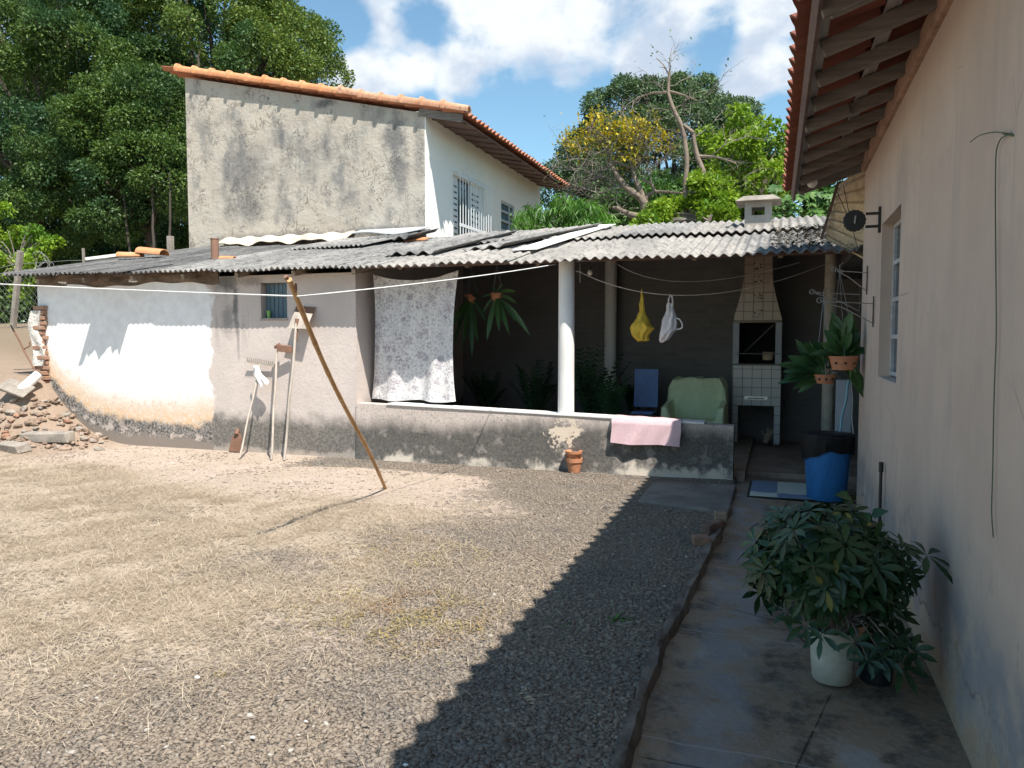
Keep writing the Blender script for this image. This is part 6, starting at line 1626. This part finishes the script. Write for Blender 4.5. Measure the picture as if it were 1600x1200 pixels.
def hangplant(px, py, Y, label, tips, seed):
    c = at(px, py, Y=Y); g = thing('hanging_plant', c, label, 'hanging plant', 'plants hung in the veranda')
    mb = MB(); mb.lathe([(.05, -.06), (.085, .05), (.092, .05), (.092, .07), (.08, .07), (.05, -.04)], c, 20); mb.build('pot', M['terra'], g, smooth=True)
    mb = MB(); top = Vector((c.x, c.y, c.z + .45))
    for a in (.3, 2.4, 4.5): mb.tube([top, (c.x + .09 * math.cos(a), c.y + .09 * math.sin(a), c.z + .07)], .003, 4)
    mb.tube([top, top + Vector((0, 0, .2))], .003, 4); mb.build('wire', M['wire'], g)
    q = np.random.default_rng(seed); B = []; D = []; L = []
    for tx, ty in tips:
        e = at(tx, ty, Y=Y - .1 + q.uniform(-.1, .1)); v = e - c; B.append(tuple(c + Vector((0, -.03, .05)))); D.append(tuple(v + Vector((0, 0, .25 * v.length)))); L.append(v.length * 1.05)
    L = np.array(L); V, Fc = leaves(np.array(B), np.array(D), L, np.clip(L * .17, .035, .075), droop=.28, k=6, belly=.6, up=np.array([(q.normal(0, .4), -1, .3) for _ in L])); npmesh('leaves', V, Fc, M['lf_orch'], g, True)
hangplant(776, 466, 10.0, 'orange pot with long strap leaves hanging in the veranda, right of the other', [(766, 520), (818, 518), (800, 500), (792, 515), (805, 478), (760, 490), (770, 450), (790, 445), (808, 460), (755, 470), (780, 510)], 91)
hangplant(736, 468, 10.3, 'orange pot with drooping leaves hanging just right of the cloth in the veranda', [(745, 524), (728, 530), (718, 525), (738, 540), (712, 510), (755, 500), (750, 470), (722, 490)], 92)

# ================================================================== weeds
def weed(px, py, n, L, W, label, seed, mat='lf_weed', rise=.5):
    c = at(px, py, Z=0); c.z = float(gz(c.x, c.y)); q = np.random.default_rng(seed); d = unit(q.normal(size=(n, 3)) * np.array([1, 1, .2]) + np.array([0, 0, rise])); b = np.tile(np.array(c), (n, 1)) + q.normal(size=(n, 3)) * np.array([.012, .012, 0])
    V, Fc = leaves(b, d, L * q.uniform(.5, 1.2, n), W, droop=.4, k=4); o = npmesh('weed', V, Fc, M[mat], None, True); return tag(o, label, 'weed')
weed(962, 966, 13, .11, .018, 'green rosette weed in the shaded gravel', 101, rise=.35)
weed(882, 975, 12, .09, .006, 'thin grassy weed in the shaded gravel, left of the rosette', 102)
weed(648, 886, 14, .10, .005, 'small grass tuft in the sunlit straw near the shadow edge', 103, 'wgreen', .9)
weed(338, 1050, 14, .07, .006, 'low grass tuft in the sunlit stones, left in the foreground', 104, 'wgreen', .8)
weed(290, 694, 16, .16, .012, 'leafy weed at the foot of the white shed wall', 105, rise=1.)
mb = MB(); rr = random.Random(6)
c = at(832, 1090, Z=.0)
for k in range(9):
    o = Vector((c.x + rr.gauss(0, .035), c.y + rr.gauss(0, .035), .006)); mb.obox(o, (rr.uniform(.008, .03), rr.uniform(.006, .014), .003), Matrix.Rotation(rr.uniform(0, 3), 3, 'Z') @ Matrix.Rotation(rr.uniform(-.3, .3), 3, 'X'))
tag(mb.build('litter', M['wicker']), 'scrap of torn pale paper on the shaded gravel', 'litter')
for px, py, s, lab in ((308, 1058, .022, 'white pebble on the stones at the lower left, upper one'), (395, 1152, .018, 'flat white shard on the stones at the lower left'), (634, 1195, .018, 'white shard at the bottom edge inside the shadow'), (478, 1127, .012, 'small white chip lying among the lit stones')):
    c = at(px, py, Z=.01); mb = MB(); mb.ball(c, s * .55, 7, 5, (1.2, .8, .5)); tag(mb.build('pebble', M['whiterag']), lab, 'pebble', 'white pebbles on the gravel')
c = at(1030, 650, Z=0)

# ================================================================== rubble, fence on the left
def ragged_block(size, rot, c, mat, name, label, cat='block', seed=1, group=None, bev=.014):
    mb = MB(); mb.obox(c, size, rot); rr = random.Random(seed); mb.v = [(x + rr.gauss(0, .012), y + rr.gauss(0, .012), z + rr.gauss(0, .01)) for x, y, z in mb.v]
    return tag(mb.build(name, mat, bevel=bev), label, cat, group)
def gp(px, py, lift=0.):
    """ground point under a photo pixel (marching along the ray)"""
    d = ray(px, py); t = 3.
    while t < 40:
        p = CAM + d * t
        if p.z <= float(gz(p.x, p.y)): break
        t += .02
    return Vector((p.x, p.y, float(gz(p.x, p.y)) + lift))
E = lambda a, b, c: Matrix.Rotation(a, 3, 'Z') @ Matrix.Rotation(b, 3, 'Y') @ Matrix.Rotation(c, 3, 'X')
ragged_block((.78, .18, .13), E(.12, -.03, .1), gp(75, 692, .09), M['concrete'], 'lintel', 'long broken concrete lintel lying on the rubble heap', 'lintel', 2)
ragged_block((.5, .2, .12), E(-.1, .02, .1), gp(20, 704, .05), M['concrete'], 'concrete_block', 'short concrete block at the left edge, below the lintel', 'block', 3)
ragged_block((.42, .30, .05), E(.3, .35, .5), gp(25, 625, .16), M['concrete'], 'concrete_slab', 'tilted grey slab propped on the rubble beside the white log', 'slab', 4)
mb = MB(); a = gp(30, 625, .10); b = gp(62, 612, .26); limb(mb, [a, (a + b) / 2, b], .075, .07, 10, .01); tag(mb.build('log', M['column'], smooth=True), 'short white-painted log on the rubble at the shed corner', 'log')
a = gp(56, 592, .1); b = at(17, 508, Y=a.y + .2); RS = tool('iron_bar', a, b, .014, 'thin rusty bar leaning by the brick corner of the shed', 'bar', M['rust'])
mb = MB(); p = a.lerp(b, .48); mb.tube([p, p + Vector((.16, -.02, .05)), p + Vector((.16, -.02, .12))], .009, 6); mb.build('hook', M['rust'], RS)
def rubble():
    rr = random.Random(17); mats = [M['stone'], M['brick'], M['concrete'], M['mortar']]
    k = 0
    for i in range(210):
        px = rr.uniform(-40, 165); py = rr.uniform(628, 706)
        if px > 120 and py < 660: continue
        if px + (706 - py) * .55 > 190: continue
        c = gp(px, py, .02); 
        if c.y > YF - .02 and c.x > XL - .1: continue
        s = rr.uniform(.03, .12); sz = (s * rr.uniform(.8, 1.6), s * rr.uniform(.6, 1.1), s * rr.uniform(.3, .6)); k += 1
        m = rr.choice(mats + [mats[0]] * 4); mb = MB(); n0 = len(mb.v); mb.ball(c, s * .6, 7, 4, (1.3, .9, .6))
        rt = E(rr.uniform(0, 3), rr.gauss(0, .3), rr.gauss(0, .3)); mb.v = [tuple(c + rt @ ((Vector(v) - c) * rr.uniform(.75, 1.25))) for v in mb.v]
        tag(mb.build('rubble_piece', m, bevel=0), {0: 'rough brown stone lying in the rubble heap left of the shed', 1: 'broken red brick piece lying in the rubble heap left of the shed', 2: 'broken grey concrete piece lying in the rubble heap left of the shed', 3: 'pale lump of mortar lying in the rubble heap left of the shed'}[mats.index(m)], 'rubble', ['brown stones in the rubble heap', 'brick pieces in the rubble heap', 'concrete pieces in the rubble heap', 'mortar lumps in the rubble heap'][mats.index(m)])
rubble()
mb = MB(); a = gp(185, 690, .03); b = gp(330, 702, .02); limb(mb, [a, a.lerp(b, .4) + Vector((0, -.05, .01)), a.lerp(b, .75) + Vector((0, .02, 0)), b], .028, .02, 7, .02); tag(mb.build('branch', M['oldwood'], smooth=True), 'dry branch lying along the foot of the white shed wall', 'branch')
def fence():
    Y = 13.6; g = thing('wire_fence', (-14, Y, 1.5), 'chain-link fence with leaning posts beyond the shed', 'fence')
    posts = []
    for px, py, lean, mt in ((32, 392, -.45, 'concrete'), (266, 369, 0, 'concrete'), (-150, 392, .0, 'concrete'), (130, 388, .05, 'twig')):
        t = at(px, py, Y=Y); b = Vector((t.x - lean * -1.0, Y, 1.2)); mb = MB(); mb.beam(b, t, .11 if mt == 'concrete' else .05, .11 if mt == 'concrete' else .05, (0, 1, 0)); mb.build('post', M[mt], g, bevel=.008); posts.append(t)
    x0 = at(-170, 400, Y=Y).x; x1 = at(268, 380, Y=Y).x; zt = lambda x: 3.0 + .03 * math.sin(2.2 * x) + .30 * (x - x0) / (x1 - x0)
    mb = MB()
    for dz in (0, .14): 
        mb.tube([(x0 + (x1 - x0) * i / 30, Y, zt(x0 + (x1 - x0) * i / 30) + dz + .02 * math.sin(i)) for i in range(31)], .006, 4)
    mb.build('wire', M['wire'], g)
    mb = MB(); st = .085; n = int((x1 - x0) / st); rows = 20
    for k in range(n):
        pts = []
        for r_ in range(rows + 1):
            x = x0 + k * st + (st if (r_ + k) % 2 else 0); z = zt(x) - r_ * st; pts.append((x, Y + (.006 if r_ % 2 else -.006), z))
        mb.tube(pts, .0032, 3, False)
    mb.build('mesh', M['wire'], g, fixn=False)
    # loose coils of wire by the leaning post
    mb = MB()
    for k in range(7):
        c = at(60 + 3 * k, 405 + 4 * k, Y=Y - .2); r_ = .16 + .03 * (k % 3); mb.tube([(c.x + r_ * math.cos(t * .45), Y - .2 + .05 * math.sin(t + k), c.z + r_ * 1.1 * math.sin(t * .45)) for t in range(15)], .005, 4)
    tag(mb.build('wire_coil', M['wire']), 'tangle of loose wire hanging on the fence by the leaning post', 'wire')
fence()
